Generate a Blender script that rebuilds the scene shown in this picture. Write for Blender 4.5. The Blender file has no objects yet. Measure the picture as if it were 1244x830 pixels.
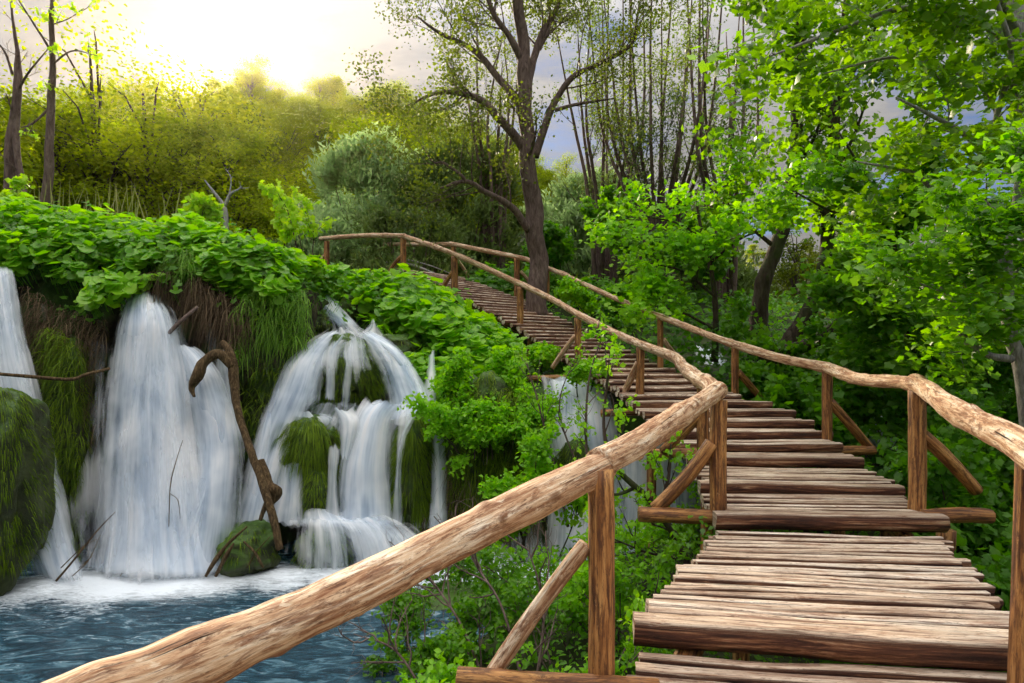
import bpy, math
import numpy as np
from mathutils import Vector

# ------------------------------------------------------------------ basics
HAZE = 0.0001
SC = bpy.context.scene
COL = SC.collection
F = 760.0            # focal length in photo pixels
EYE = 3.0            # camera height above the pool
def P(px, py, d):    # a photo pixel at a real distance -> a point of the world
    return np.array([(px - 622.0) / F * d, d, EYE + (440.0 - py) / F * d])
def tag(o, label=None, cat=None, group=None, kind=None):
    if label: o['label'] = label
    if cat: o['category'] = cat
    if group: o['group'] = group
    if kind: o['kind'] = kind
    return o
def empty(name, loc, label=None, cat=None, group=None, kind=None):
    o = bpy.data.objects.new(name, None); COL.objects.link(o)
    o.location = [float(v) for v in loc]; o.empty_display_size = 0.2
    return tag(o, label, cat, group, kind)
def norm(v):
    v = np.asarray(v, float); n = np.linalg.norm(v, axis=-1, keepdims=True)
    return v / np.maximum(n, 1e-9)
def sm(a, b, x):
    t = np.clip((np.asarray(x, float) - a) / (b - a), 0, 1); return t * t * (3 - 2 * t)

_perm = np.random.RandomState(7).rand(64, 64, 64)
def vnoise(p):       # value noise, vectorised, 3-D -> 0..1
    p = np.asarray(p, float); i = np.floor(p).astype(int); f = p - i; f = f * f * (3 - 2 * f)
    r = 0
    for dx in (0, 1):
        for dy in (0, 1):
            for dz in (0, 1):
                w = (f[..., 0] if dx else 1 - f[..., 0]) * (f[..., 1] if dy else 1 - f[..., 1]) * (f[..., 2] if dz else 1 - f[..., 2])
                r = r + w * _perm[(i[..., 0] + dx) % 64, (i[..., 1] + dy) % 64, (i[..., 2] + dz) % 64]
    return r
def fbm(p, oct=4):
    p = np.asarray(p, float); s = 0; a = .5; t = 0
    for k in range(oct):
        s = s + a * vnoise(p * 2 ** k + 13.7 * k); t += a; a *= .5
    return s / t

class Geo:
    """collects vertices and faces of ONE mesh"""
    def __init__(s): s.v = []; s.f = []; s.uv = []; s.a = {}; s.n = 0
    def add(s, verts, faces, uv=None, **at):
        verts = np.asarray(verts, float).reshape(-1, 3); k = len(verts)
        if k == 0: return
        s.v.append(verts)
        for fa in (faces if isinstance(faces, list) else [faces]):
            if len(fa): s.f.append(np.asarray(fa, int) + s.n)
        s.uv.append(np.zeros((k, 2)) if uv is None else np.asarray(uv, float).reshape(-1, 2))
        for key in set(list(s.a) + list(at)):
            if key not in s.a: s.a[key] = [np.zeros(s.n)] if s.n else []
            val = at.get(key, 0.0)
            s.a[key].append(np.broadcast_to(np.asarray(val, float), (k,)).copy())
        s.n += k
    def build(s, name, mat, parent=None, smooth=True):
        me = bpy.data.meshes.new(name)
        V = np.concatenate(s.v)
        if parent is not None and parent.type == 'EMPTY' and parent.parent is None:
            V = V - np.array(parent.location)
        elif parent is not None and parent.get('_org') is not None:
            V = V - np.array(parent['_org'])
        me.vertices.add(len(V)); me.vertices.foreach_set('co', V.astype(np.float32).ravel())
        L = np.concatenate([f.ravel() for f in s.f]); cnt = np.concatenate([np.full(len(f), f.shape[1]) for f in s.f])
        st = np.concatenate([[0], np.cumsum(cnt)[:-1]])
        me.loops.add(len(L)); me.loops.foreach_set('vertex_index', L.astype(np.int32))
        me.polygons.add(len(cnt)); me.polygons.foreach_set('loop_start', st.astype(np.int32))
        try: me.polygons.foreach_set('loop_total', cnt.astype(np.int32))
        except Exception: pass
        me.update(calc_edges=True)
        if smooth: me.polygons.foreach_set('use_smooth', np.ones(len(cnt), bool))
        U = np.concatenate(s.uv)
        ul = me.uv_layers.new(name='UVMap'); ul.data.foreach_set('uv', U[L].astype(np.float32).ravel())
        for key, val in s.a.items():
            at = me.attributes.new(key, 'FLOAT', 'POINT'); at.data.foreach_set('value', np.concatenate(val).astype(np.float32))
        me.materials.append(mat)
        o = bpy.data.objects.new(name, me); COL.objects.link(o)
        if parent is not None: o.parent = parent
        return o

def spline(pts, n):
    """Catmull-Rom through rows of numbers"""
    p = np.asarray(pts, float); m = len(p)
    if m < 2: return p
    t = np.linspace(0, m - 1 - 1e-9, n); i = t.astype(int); f = (t - i)[:, None]
    g = lambda k: p[np.clip(k, 0, m - 1)]
    a, b, c, d = g(i - 1), g(i), g(i + 1), g(i + 2)
    a = np.where((i == 0)[:, None], 2 * b - c, a); d = np.where((i + 2 > m - 1)[:, None], 2 * c - b, d)
    return .5 * (2 * b + (c - a) * f + (2 * a - 5 * b + 4 * c - d) * f ** 2 + (3 * b - a - 3 * c + d) * f ** 3)

def tube(G, path, rad, seg=8, rough=0.0, seed=0, cap=True, var=0.0, knots=0, freq=6.0):
    path = np.asarray(path, float); n = len(path); rad = np.broadcast_to(np.asarray(rad, float), (n,))
    T = norm(np.gradient(path, axis=0)); up = np.array([0, 0, 1.0])
    if abs(T[0] @ up) > .85: up = np.array([1.0, 0, 0])
    A = np.zeros_like(path); x = norm(np.cross(T[0], up))
    for i in range(n):
        x = norm(x - T[i] * (x @ T[i])); A[i] = x
    B = np.cross(T, A)
    th = np.arange(seg) / seg * 2 * math.pi
    c = np.cos(th)[None, :, None]; s_ = np.sin(th)[None, :, None]
    R = np.broadcast_to(rad[:, None, None], (n, seg, 1)).copy()
    if rough > 0:
        q = path[:, None, :] + (A[:, None] * c + B[:, None] * s_) * rad[:, None, None]
        R = R * (1 + rough * (fbm(q * freq + seed * 3.1, 3) - .5)[..., None] * 2)
    ln = np.concatenate([[0], np.cumsum(np.linalg.norm(np.diff(path, axis=0), axis=1))])
    kn = np.zeros((n, seg)); rk = np.random.RandomState(seed + 5)
    for _ in range(knots):
        l0 = rk.uniform(.03, .97) * ln[-1]; a0 = rk.uniform(0, 6.283); s0 = rk.uniform(.012, .024)
        da = (th[None] - a0 + math.pi) % (2 * math.pi) - math.pi
        q2 = ((ln[:, None] - l0) / (s0 * 1.5)) ** 2 + (da * rad.mean() / s0) ** 2
        kn = np.maximum(kn, np.exp(-q2)); R = R * (1 + .16 * np.exp(-q2 * .6)[..., None])
    V = path[:, None, :] + (A[:, None] * c + B[:, None] * s_) * R
    uv = np.stack([np.broadcast_to(ln[:, None], (n, seg)), np.broadcast_to(np.cos(th)[None] * rad.mean() * 1.3, (n, seg))], -1)
    i = np.arange(n - 1)[:, None] * seg; j = np.arange(seg)[None]; k = (j + 1) % seg
    q = np.stack([i + j, i + k, i + seg + k, i + seg + j], -1).reshape(-1, 4)
    V = V.reshape(-1, 3); uv = uv.reshape(-1, 2); faces = [q]
    if cap:
        V = np.concatenate([V, path[:1] - T[:1] * .004, path[-1:] + T[-1:] * .004]); uv = np.concatenate([uv, [[ln[0], 0.0]], [[ln[-1], 0.0]]])
        j = np.arange(seg); k = (j + 1) % seg; b = (n - 1) * seg
        faces.append(np.stack([k, j, np.full(seg, n * seg)], -1)); faces.append(np.stack([b + j, b + k, np.full(seg, n * seg + 1)], -1))
    kk = np.concatenate([kn.ravel(), np.zeros(len(V) - n * seg)])
    zz_ = np.concatenate([np.broadcast_to(np.sin(th)[None] * rad.mean() * 1.3, (n, seg)).ravel(), np.zeros(len(V) - n * seg)])
    G.add(V, faces, uv, var=var, knot=kk, cz=zz_)

# leaf outlines (x across, y along the leaf, z up), unit length
def T_oval(w=.5, fold=.12):
    v = [(0, 0, 0), (w * .42, .28, fold), (w * .5, .55, fold), (0, 1, -.05), (-w * .5, .55, fold), (-w * .42, .28, fold), (0, .5, 0)]
    f = [[0, 1, 6], [1, 2, 6], [2, 3, 6], [3, 4, 6], [4, 5, 6], [5, 0, 6]]
    return np.array(v, float), np.array(f)
def T_tri(w=.6):
    return np.array([(0, 0, 0), (w * .5, .5, .1), (0, 1, 0), (-w * .5, .5, .1)], float), np.array([[0, 1, 2, 3]])
def T_round():
    r = []
    for a, q in ((-85, .30), (-60, .5), (-25, .56), (10, .55), (45, .56), (90, .54), (135, .56), (170, .55), (205, .56), (240, .5), (265, .30)):
        t = math.radians(a); r.append((q * math.cos(t), .5 + q * math.sin(t), .09 + .05 * math.sin(3 * t)))
    v = [(0, .42, 0)] + r
    f = [[0, i + 1, (i + 1) % len(r) + 1] for i in range(len(r) - 1)]
    return np.array(v, float), np.array(f)
def T_maple():
    pol = [(-90, .12), (-60, .36), (-38, .46), (-12, .38), (18, .54), (48, .44), (90, .66), (132, .44), (162, .54), (192, .38), (218, .46), (240, .36)]
    r = [(q * math.cos(math.radians(a)), .38 + q * math.sin(math.radians(a)), .04 - .14 * q) for a, q in pol]
    v = [(0, .36, .05)] + r
    return np.array(v, float), np.array([[0, i + 1, (i + 1) % len(r) + 1] for i in range(len(r))])

def scatter(G, tmpl, pos, nrm, size, rng, var=None, spin=None, droop=0.0):
    """one leaf per point; nrm is the leaf's upper side"""
    pos = np.asarray(pos, float); N = len(pos)
    if N == 0: return
    V, Fc = tmpl; nz = norm(nrm)
    d = norm(rng.normal(size=(N, 3))) if spin is None else norm(np.asarray(spin) + rng.normal(size=(N, 3)) * .35)
    d[:, 2] -= droop
    y = norm(d - nz * np.sum(d * nz, 1, keepdims=True)); x = np.cross(y, nz)
    size = np.broadcast_to(size, (N,))[:, None, None]
    W = (V[None, :, 0:1] * x[:, None] + V[None, :, 1:2] * y[:, None] + V[None, :, 2:3] * nz[:, None]) * size + pos[:, None]
    k = len(V); f = (Fc[None] + (np.arange(N) * k)[:, None, None]).reshape(-1, Fc.shape[1])
    if var is None: var = rng.rand(N)
    uv = np.tile(V[:, :2], (N, 1))
    G.add(W.reshape(-1, 3), f, uv, var=np.repeat(np.broadcast_to(var, (N,)), k))

def blades(G, pos, dirn, length, width, rng, sag=.5, seg=4, var=None):
    """hair-thin grass or moss strands that start along dirn and fall over"""
    pos = np.asarray(pos, float); N = len(pos)
    if N == 0: return
    d = norm(dirn); L = np.broadcast_to(length, (N,)); W = np.broadcast_to(width, (N,))
    side = norm(np.cross(d, norm(rng.normal(size=(N, 3)))))
    side = norm(side * .5 + np.array([1.0, 0, 0]) * np.sign(rng.rand(N, 1) - .5))
    side = norm(side - d * np.sum(side * d, 1, keepdims=True))
    pts = []
    for k in range(seg + 1):
        t = k / seg
        c = pos + d * (L * t)[:, None] * (1 - .35 * sag * t) + np.array([0, 0, -1.0]) * (L * sag * t * t)[:, None]
        w = (W * (1 - t) ** .6 * .5)[:, None]
        if k == seg: pts.append(c)
        else: pts += [c - side * w, c + side * w]
    V = np.stack(pts, 1); k = V.shape[1]; b = (np.arange(N) * k)[:, None]
    q = np.concatenate([b + np.array([[2 * i, 2 * i + 1, 2 * i + 3, 2 * i + 2]]) for i in range(seg - 1)], 0)
    tri = b + np.array([[2 * seg - 2, 2 * seg - 1, 2 * seg]])
    if var is None: var = rng.rand(N)
    G.add(V.reshape(-1, 3), [q, tri], None, var=np.repeat(np.broadcast_to(var, (N,)), k))

# ------------------------------------------------------------------ materials
def newmat(name):
    m = bpy.data.materials.new(name); m.use_nodes = True; nt = m.node_tree; nt.nodes.clear(); return m, nt
class N:
    def __init__(s, nt): s.nt = nt
    def __call__(s, t, ins=None, **kw):
        n = s.nt.nodes.new(t)
        for k, v in kw.items(): setattr(n, k, v)
        for k, v in (ins or {}).items():
            if isinstance(v, bpy.types.NodeSocket): s.nt.links.new(v, n.inputs[k])
            else: n.inputs[k].default_value = v
        return n
    def noise(s, vec, scale, detail=4, rough=.55, dist=0.0):
        return s('ShaderNodeTexNoise', {'Vector': vec, 'Scale': scale, 'Detail': detail, 'Roughness': rough, 'Distortion': dist}).outputs['Fac']
    def ramp(s, fac, stops, interp='LINEAR'):
        n = s('ShaderNodeValToRGB', {'Fac': fac}); e = n.color_ramp; e.interpolation = interp
        while len(e.elements) < len(stops): e.elements.new(.5)
        for el, (p, c) in zip(e.elements, stops):
            el.position = p; el.color = (*c, 1) if isinstance(c, tuple) else (c, c, c, 1)
        return n.outputs['Color']
    def mix(s, fac, a, b, mode='MIX'):
        n = s('ShaderNodeMix', data_type='RGBA', blend_type=mode)
        for k, v in ((0, fac), (6, a), (7, b)):
            if isinstance(v, bpy.types.NodeSocket): s.nt.links.new(v, n.inputs[k])
            else: n.inputs[k].default_value = v if k == 0 else ((*v, 1) if isinstance(v, tuple) else (v, v, v, 1))
        return n.outputs[2]
    def math(s, op, a, b=0.0, c=None, clamp=False):
        n = s('ShaderNodeMath', operation=op, use_clamp=clamp)
        for k, v in enumerate((a, b, c)):
            if v is None: continue
            if isinstance(v, bpy.types.NodeSocket): s.nt.links.new(v, n.inputs[k])
            else: n.inputs[k].default_value = v
        return n.outputs[0]
    def attr(s, name): return s('ShaderNodeAttribute', attribute_name=name).outputs['Fac']
    def pos(s): return s('ShaderNodeNewGeometry').outputs['Position']
    def obj(s): return s('ShaderNodeTexCoord').outputs['Object']
    def scale(s, vec, xyz, loc=(0, 0, 0)):
        return s('ShaderNodeMapping', {'Vector': vec, 'Scale': xyz, 'Location': loc}).outputs[0]
    def bump(s, h, strength=.5, dist=.02):
        return s('ShaderNodeBump', {'Height': h, 'Strength': strength, 'Distance': dist}).outputs[0]
    def out(s, surf): 
        o = s('ShaderNodeOutputMaterial'); s.nt.links.new(surf, o.inputs['Surface'])

def leafmat(name, c1, c2, c3=None, trans=.45, rough=.5, spec=.35, patch=1.2):
    m, nt = newmat(name); n = N(nt)
    v = n.attr('var')
    nz = n.noise(n.obj(), patch, 3)
    f = n.math('ADD', n.math('MULTIPLY', v, .55), n.math('MULTIPLY', nz, .5), clamp=True)
    stops = [(.2, c1), (.75, c2)] if c3 is None else [(.15, c1), (.5, c2), (.88, c3)]
    col = n.ramp(f, stops)
    b = n('ShaderNodeBsdfPrincipled', {'Base Color': col, 'Roughness': rough, 'Specular IOR Level': spec})
    tcol = n.mix(.3, col, (1.0, .95, .25), 'MULTIPLY'); 
    tc2 = n('ShaderNodeHueSaturation', {'Color': tcol, 'Value': 1.9, 'Saturation': 1.1}).outputs[0]
    t = n('ShaderNodeBsdfTranslucent', {'Color': tc2})
    mx = n('ShaderNodeMixShader', {0: trans, 1: b.outputs[0], 2: t.outputs[0]})
    n.out(mx.outputs[0]); return m

def barkmat(name, c1, c2, c3=None, sc=1.0, moss=None):
    m, nt = newmat(name); n = N(nt)
    p = n.scale(n.obj(), (9 * sc, 9 * sc, 2.2 * sc)); a = n.noise(p, 1.6, 8, .7, .6)
    col = n.ramp(a, [(.35, c1), (.62, c2)] if c3 is None else [(.3, c1), (.5, c2), (.7, c3)])
    if moss:
        k = n.ramp(n.noise(n.obj(), 1.3, 4), [(.5, 0.0), (.62, .8)]); col = n.mix(k, col, moss)
    b = n('ShaderNodeBsdfPrincipled', {'Base Color': col, 'Roughness': .9, 'Specular IOR Level': .2, 'Normal': n.bump(a, .9, .03)})
    n.out(b.outputs[0]); return m

def woodmat(name, kind):
    """UV: metres along the log, metres round it"""
    m, nt = newmat(name); n = N(nt)
    uv = n('ShaderNodeUVMap', uv_map='UVMap').outputs[0]; v = n.attr('var')
    off = n('ShaderNodeCombineXYZ', {0: n.math('MULTIPLY', v, 37.0), 1: n.math('MULTIPLY', v, 11.0), 2: n.math('MULTIPLY', v, 5.0)}).outputs[0]
    q = n('ShaderNodeVectorMath', {0: uv, 1: off}, operation='ADD').outputs[0]
    q = n('ShaderNodeVectorMath', {0: q, 1: n('ShaderNodeCombineXYZ', {2: n.attr('cz')}).outputs[0]}, operation='ADD').outputs[0]
    grain = n.noise(n.scale(q, (3.0, 70, 70)), 1.0, 9, .7, .25)
    fleck = n.noise(n.scale(q, (16, 75, 75), (5, 2, 0)), 1.0, 6, .7, .5)
    crack = n.noise(n.scale(q, (1.1, 48, 48), (8, 1, 0)), 1.0, 5, .6, .15)
    streak = n.noise(n.scale(q, (1.6, 22, 22)), 1.0, 10, .72, .7)
    blot = n.noise(n.scale(q, (4.5, 20, 20)), 1.0, 10, .74, .7)
    spots = n.noise(n.scale(q, (14, 26, 26), (3, 7, 0)), 1.0, 6, .62, .6)
    if kind == 'rail':
        col = n.ramp(streak, [(.36, (.24, .10, .045)), (.46, (.52, .31, .17)), (.54, (.70, .51, .33)), (.63, (.88, .77, .60))])
        col = n.mix(n.ramp(blot, [(.49, 0.0), (.56, .75), (.66, 1.0)]), col, n.ramp(grain, [(.35, (.13, .05, .025)), (.7, (.40, .19, .09))]))
        col = n.mix(n.ramp(spots, [(.60, 0.0), (.66, .7)]), col, (.74, .60, .42))
        h = n.math('ADD', n.math('MULTIPLY', blot, .6), n.math('MULTIPLY', grain, .4))
        ro, sp = .7, .22
    elif kind == 'post':
        col = n.ramp(streak, [(.38, (.05, .02, .008)), (.46, (.24, .095, .028)), (.54, (.46, .215, .065)), (.64, (.62, .34, .12))])
        col = n.mix(n.ramp(blot, [(.51, 0.0), (.58, .8)]), col, (.09, .034, .016))
        col = n.mix(n.ramp(spots, [(.66, 0.0), (.70, .55)]), col, (.60, .37, .17))
        h = n.math('ADD', n.math('MULTIPLY', blot, .4), n.math('MULTIPLY', grain, .6)); ro, sp = .55, .35
    else:
        top = n.ramp(streak, [(.37, (.26, .155, .105)), (.45, (.58, .44, .33)), (.53, (.77, .64, .50)), (.63, (.90, .82, .70))])
        top = n.mix(n.ramp(grain, [(.38, .85), (.47, 0.0)]), top, (.13, .07, .045))
        top = n.mix(n.ramp(blot, [(.54, 0.0), (.62, .65)]), top, (.34, .17, .09))
        tone = n.ramp(v, [(0.0, (.60, .54, .50)), (.35, (.86, .80, .74)), (.7, (1.0, .97, .93)), (1.0, (1.0, 1.0, 1.0))])
        top = n.mix(1.0, top, tone, 'MULTIPLY')
        side = n.ramp(streak, [(.40, (.030, .013, .009)), (.5, (.11, .042, .024)), (.57, (.30, .14, .07)), (.64, (.55, .36, .22))])
        bk = n.math('ADD', n.attr('bark'), n.math('MULTIPLY', n.math('SUBTRACT', blot, .5), 1.9))
        col = n.mix(n.ramp(bk, [(.42, 0.0), (.56, 1.0)]), top, side)
        h = n.math('ADD', n.math('MULTIPLY', grain, .8), n.math('MULTIPLY', blot, .2)); ro, sp = .62, .3
    col = n.mix(n.ramp(fleck, [(.56, 0.0), (.62, .7)]), col, (.10, .045, .025))
    col = n.mix(n.ramp(crack, [(.315, 1.0), (.345, 0.0)]), col, (.022, .012, .008))
    col = n.mix(n.ramp(n.attr('knot'), [(.25, 0.0), (.5, .55), (.9, .9)]), col, (.16, .07, .03))
    h = n.math('ADD', h, n.math('MULTIPLY', n.ramp(crack, [(.30, 0.0), (.36, 1.0)]), .7))
    b = n('ShaderNodeBsdfPrincipled', {'Base Color': col, 'Roughness': ro, 'Specular IOR Level': sp, 'Normal': n.bump(h, 1.0, .014)})
    n.out(b.outputs[0]); return m

def groundmat(name, stops, sc, rough=.9, bump=1.0, moss=None):
    m, nt = newmat(name); n = N(nt)
    a = n.noise(n.obj(), sc, 8, .65, .3); col = n.ramp(a, stops)
    if moss:
        g = n('ShaderNodeNewGeometry').outputs['Normal']; z = n('ShaderNodeSeparateXYZ', {0: g}).outputs[2]
        k = n.math('ADD', n.math('MULTIPLY', z, .5), n.noise(n.obj(), 1.7, 4))
        col = n.mix(n.ramp(k, [(.5, 0.0), (.72, .9)]), col, n.ramp(a, [(.3, moss[0]), (.7, moss[1])]))
    b = n('ShaderNodeBsdfPrincipled', {'Base Color': col, 'Roughness': rough, 'Specular IOR Level': .35, 'Normal': n.bump(a, bump, .08)})
    n.out(b.outputs[0]); return m

M = {}
M['rail'] = woodmat('peeled_log', 'rail'); M['post'] = woodmat('post_timber', 'post'); M['deck'] = woodmat('deck_timber', 'deck')
M['butter'] = leafmat('butterbur_leaf', (.03, .09, .006), (.14, .34, .010), (.33, .56, .02), .48, .42, .5, 1.1)
M['bush'] = leafmat('bush_leaf', (.06, .17, .006), (.17, .39, .010), (.32, .56, .025), .5)
M['maple'] = leafmat('maple_leaf', (.045, .13, .008), (.10, .25, .012), (.20, .38, .02), .55, .4, .5, .9)
M['maple_top'] = leafmat('maple_top_leaf', (.045, .11, .006), (.11, .23, .010), (.21, .36, .02), .58, .4, .5, .8)  # leaf of the taller trees, a slightly yellower green than the maple one
M['lime'] = leafmat('lime_leaf', (.14, .30, .01), (.27, .45, .02), (.42, .55, .04), .5)
M['far1'] = leafmat('forest_leaf_olive', (.05, .08, .006), (.14, .19, .008), (.26, .31, .012), .55, .8, .1, .35)
M['far2'] = leafmat('forest_leaf_green', (.07, .11, .008), (.17, .24, .010), (.28, .35, .015), .55, .8, .1, .35)
M['far3'] = leafmat('forest_leaf_dark', (.03, .055, .008), (.075, .11, .010), (.14, .17, .015), .45, .8, .1, .35)
M['willow'] = leafmat('willow_leaf', (.15, .23, .10), (.27, .38, .19), (.40, .52, .28), .5, .7, .2, .5)
M['willow2'] = leafmat('olive_willow_leaf', (.05, .08, .02), (.10, .15, .04), (.16, .24, .07), .35, .7, .2, .5)
M['under'] = leafmat('undergrowth_leaf', (.03, .09, .008), (.07, .20, .010), (.15, .34, .02), .5, .5, .35)
M['crowntree'] = leafmat('old_tree_leaf', (.045, .06, .012), (.09, .12, .02), (.20, .28, .03), .35, .6, .25, .7)
M['moss'] = leafmat('hanging_moss', (.03, .06, .005), (.10, .17, .008), (.22, .32, .015), .35, .7, .2, 2.2)
M['grass'] = leafmat('tuft_grass', (.05, .11, .012), (.11, .24, .015), (.20, .36, .03), .35, .6, .25, 2.0)
M['dry'] = leafmat('dry_root', (.03, .02, .012), (.08, .055, .032), (.24, .17, .10), .15, .8, .1, 2.0)
M['reed'] = leafmat('reed_stalk', (.13, .16, .05), (.24, .26, .09), (.34, .33, .15), .3, .7, .2, 2.0)
M['bark'] = barkmat('grey_brown_bark', (.035, .022, .018), (.13, .09, .075), (.22, .165, .14))
M['bark_dark'] = barkmat('dark_bark', (.018, .012, .010), (.07, .048, .038), (.13, .10, .085), moss=(.05, .07, .02))
M['bark_pale'] = barkmat('pale_bark', (.12, .11, .10), (.30, .29, .27), (.48, .46, .43), 2.0)
M['bark_wet'] = barkmat('wet_driftwood', (.020, .013, .007), (.08, .05, .022), (.24, .16, .08), 2.5)
M['rock'] = groundmat('tufa_rock', [(.38, (.010, .008, .006)), (.5, (.035, .026, .018)), (.64, (.09, .068, .045))], 2.6, .85, 1.0, ((.018, .045, .006), (.06, .13, .012)))
M['rockwet'] = groundmat('wet_mossy_rock', [(.3, (.012, .012, .008)), (.5, (.035, .045, .012)), (.7, (.08, .10, .03))], 3.2, .5, 1.0, ((.025, .06, .006), (.07, .15, .012)))
M['soil'] = groundmat('forest_soil', [(.3, (.018, .020, .008)), (.5, (.035, .045, .012)), (.7, (.06, .085, .02))], 1.1, .95, 1.0)
# ------------------------------------------------------------------ camera, sky, sun
cam = bpy.data.cameras.new('camera'); co = bpy.data.objects.new('camera', cam); COL.objects.link(co)
co.location = (0, 0, EYE); co.rotation_euler = (math.pi / 2, 0, 0)
cam.sensor_width = 36; cam.lens = F / 1244 * 36; cam.shift_y = 25 / 1244.0; cam.clip_start = .05; cam.clip_end = 3000
SC.camera = co
SUN_EL, SUN_AZ = math.radians(24.0), math.radians(-24.0)      # azimuth from +Y, positive to the right
sdir = Vector((math.sin(SUN_AZ) * math.cos(SUN_EL), math.cos(SUN_AZ) * math.cos(SUN_EL), math.sin(SUN_EL)))
sun = bpy.data.lights.new('sun', 'SUN'); sun.energy = 5.0; sun.angle = math.radians(3.0); sun.color = (1.0, .82, .60)
so = bpy.data.objects.new('sun', sun); COL.objects.link(so); so.rotation_euler = sdir.to_track_quat('Z', 'Y').to_euler(); so.location = (-20, 40, 60)
W = bpy.data.worlds.new('World'); SC.world = W; W.use_nodes = True
nt = W.node_tree; nt.nodes.clear(); n = N(nt)
sky = n('ShaderNodeTexSky', sky_type='NISHITA'); sky.sun_disc = False; sky.sun_elevation = SUN_EL; sky.sun_rotation = SUN_AZ
sky.air_density = 1.0; sky.dust_density = 1.2; sky.ozone_density = 1.5; sky.altitude = 500
g = n('ShaderNodeTexCoord').outputs['Generated']
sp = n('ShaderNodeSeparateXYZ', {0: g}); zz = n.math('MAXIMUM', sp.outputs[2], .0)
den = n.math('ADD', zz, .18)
cv = n('ShaderNodeCombineXYZ', {0: n.math('DIVIDE', sp.outputs[0], den), 1: n.math('DIVIDE', sp.outputs[1], den), 2: 0.0}).outputs[0]
c1 = n.noise(n.scale(cv, (1.0, 1.25, 1), (3.1, .6, 0)), 1.25, 8, .58, .3)
c2 = n.noise(n.scale(cv, (1.0, 1.6, 1), (8.3, 4.1, 0)), 3.2, 6, .6, .2)
cover = n.ramp(n.math('ADD', n.math('MULTIPLY', c1, .75), n.math('MULTIPLY', c2, .25)), [(.38, 0.0), (.49, 1.0)])
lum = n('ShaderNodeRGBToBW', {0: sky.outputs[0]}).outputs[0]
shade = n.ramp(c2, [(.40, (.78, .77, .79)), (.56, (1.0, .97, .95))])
cl = n.math('MULTIPLY', n.math('ADD', n.math('MULTIPLY', n.math('MINIMUM', lum, 14.0), .03), 1.75), n.math('ADD', n.math('MULTIPLY', n.math('POWER', zz, 3.0), 6.8), .46))  # brightness added to clouds near the unseen zenith, to light the foreground
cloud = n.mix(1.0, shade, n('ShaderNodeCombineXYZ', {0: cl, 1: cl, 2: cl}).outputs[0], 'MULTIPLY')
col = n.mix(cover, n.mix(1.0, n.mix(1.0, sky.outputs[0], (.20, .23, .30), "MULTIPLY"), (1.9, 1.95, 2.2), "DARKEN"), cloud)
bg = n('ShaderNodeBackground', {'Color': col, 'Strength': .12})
o = n('ShaderNodeOutputWorld'); nt.links.new(bg.outputs[0], o.inputs['Surface'])
SC.view_settings.view_transform = 'Standard'; SC.view_settings.look = 'None'; SC.view_settings.gamma = 1; SC.view_settings.use_curve_mapping = False
SC.view_settings.exposure = 1.55
cy = SC.cycles; SC.render.engine = 'CYCLES'
cy.use_denoising = True; cy.denoiser = 'OPENIMAGEDENOISE'
cy.max_bounces = 7; cy.diffuse_bounces = 3; cy.glossy_bounces = 2; cy.transmission_bounces = 4; cy.transparent_max_bounces = 24; cy.volume_bounces = 0
cy.sample_clamp_indirect = 4.0; cy.caustics_reflective = False; cy.caustics_refractive = False; cy.use_adaptive_sampling = True; cy.adaptive_threshold = .02
cy.volume_step_rate = 4

# ------------------------------------------------------------------ terrain
CT = [(-260, 300, 10.6, 9.7), (-100, 300, 10.6, 9.6), (0, 305, 10.7, 9.6), (100, 310, 10.9, 9.8), (200, 325, 11.0, 9.9), (300, 325, 11.1, 10.2), (355, 345, 11.8, 10.3), (400, 378, 13.2, 10.5), (480, 400, 12.6, 10.2),
      (560, 425, 12.0, 9.6), (640, 455, 11.4, 9.6), (720, 480, 10.9, 9.6), (850, 492, 10.7, 9.5), (1000, 512, 10.8, 9.3), (1150, 560, 11.0, 9.0)]
CT = np.array(CT, float)
cx = (CT[:, 0] - 622) / F * CT[:, 2]; cyy = CT[:, 2]; cz = EYE + (440 - CT[:, 1]) / F * CT[:, 2]
def ground(x, y):
    x = np.asarray(x, float); y = np.asarray(y, float)
    yc = np.interp(x, cx, cyy); zc = np.interp(x, cx, cz)
    rise = np.interp(y, [9, 11.4, 14, 15.5, 17.5, 20, 26], [1.9, 2.35, 3.1, 3.8, 4.7, 4.85, 4.7])
    wl = sm(-2.5, 0.5, x)
    up = zc + (4.75 - zc) * sm(0, 4, y - yc)
    up = up * (1 - wl) + np.maximum(zc - .05, rise) * wl
    up = up - sm(5, 12, x) * .8 * sm(11, 13, y) - sm(10, 30, x) * 1.5
    shore = np.interp(y, [0, 3, 5.8, 8.0, 9.2], [-3.0, -1.5, -1.15, -.2, 1.2])
    low = -.7 + 1.05 * sm(-.15, .9, x - shore) + sm(2.5, 9, x) * .3
    k = sm(-.1, .45, y - yc - .05)
    kr = sm(5.5, 12.5, y)
    wr = sm(3.0, 5.0, x); k = k * (1 - wr) + kr * wr
    h = low * (1 - k) + up * k
    # hills beyond the plateau
    r = np.hypot(x, y); az = np.degrees(np.arctan2(x, np.maximum(y, .1)))
    pxp = 622 + np.tan(np.radians(np.clip(az, -70, 70))) * F
    ridge = np.interp(pxp, [-900, -200, 0, 150, 300, 400, 470, 560, 700, 900, 1100, 1400, 2400], [165, 150, 150, 138, 122, 120, 132, 175, 245, 300, 310, 310, 300])
    hz = (440 - ridge) / F * 110
    hill = sm(30, 125, y) * (hz - 3) + sm(120, 320, y) * hz * .12
    h = h + hill * (y > 30)
    h = h - .9 * np.exp(-((x - 6.6) / .7) ** 2) * sm(8.5, 9.5, y) * sm(14, 12.5, y)
    nz = fbm(np.stack([x * .35, y * .35, x * 0], -1), 3) - .5
    return h + nz * (.25 + sm(30, 60, y) * 4) 
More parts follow.
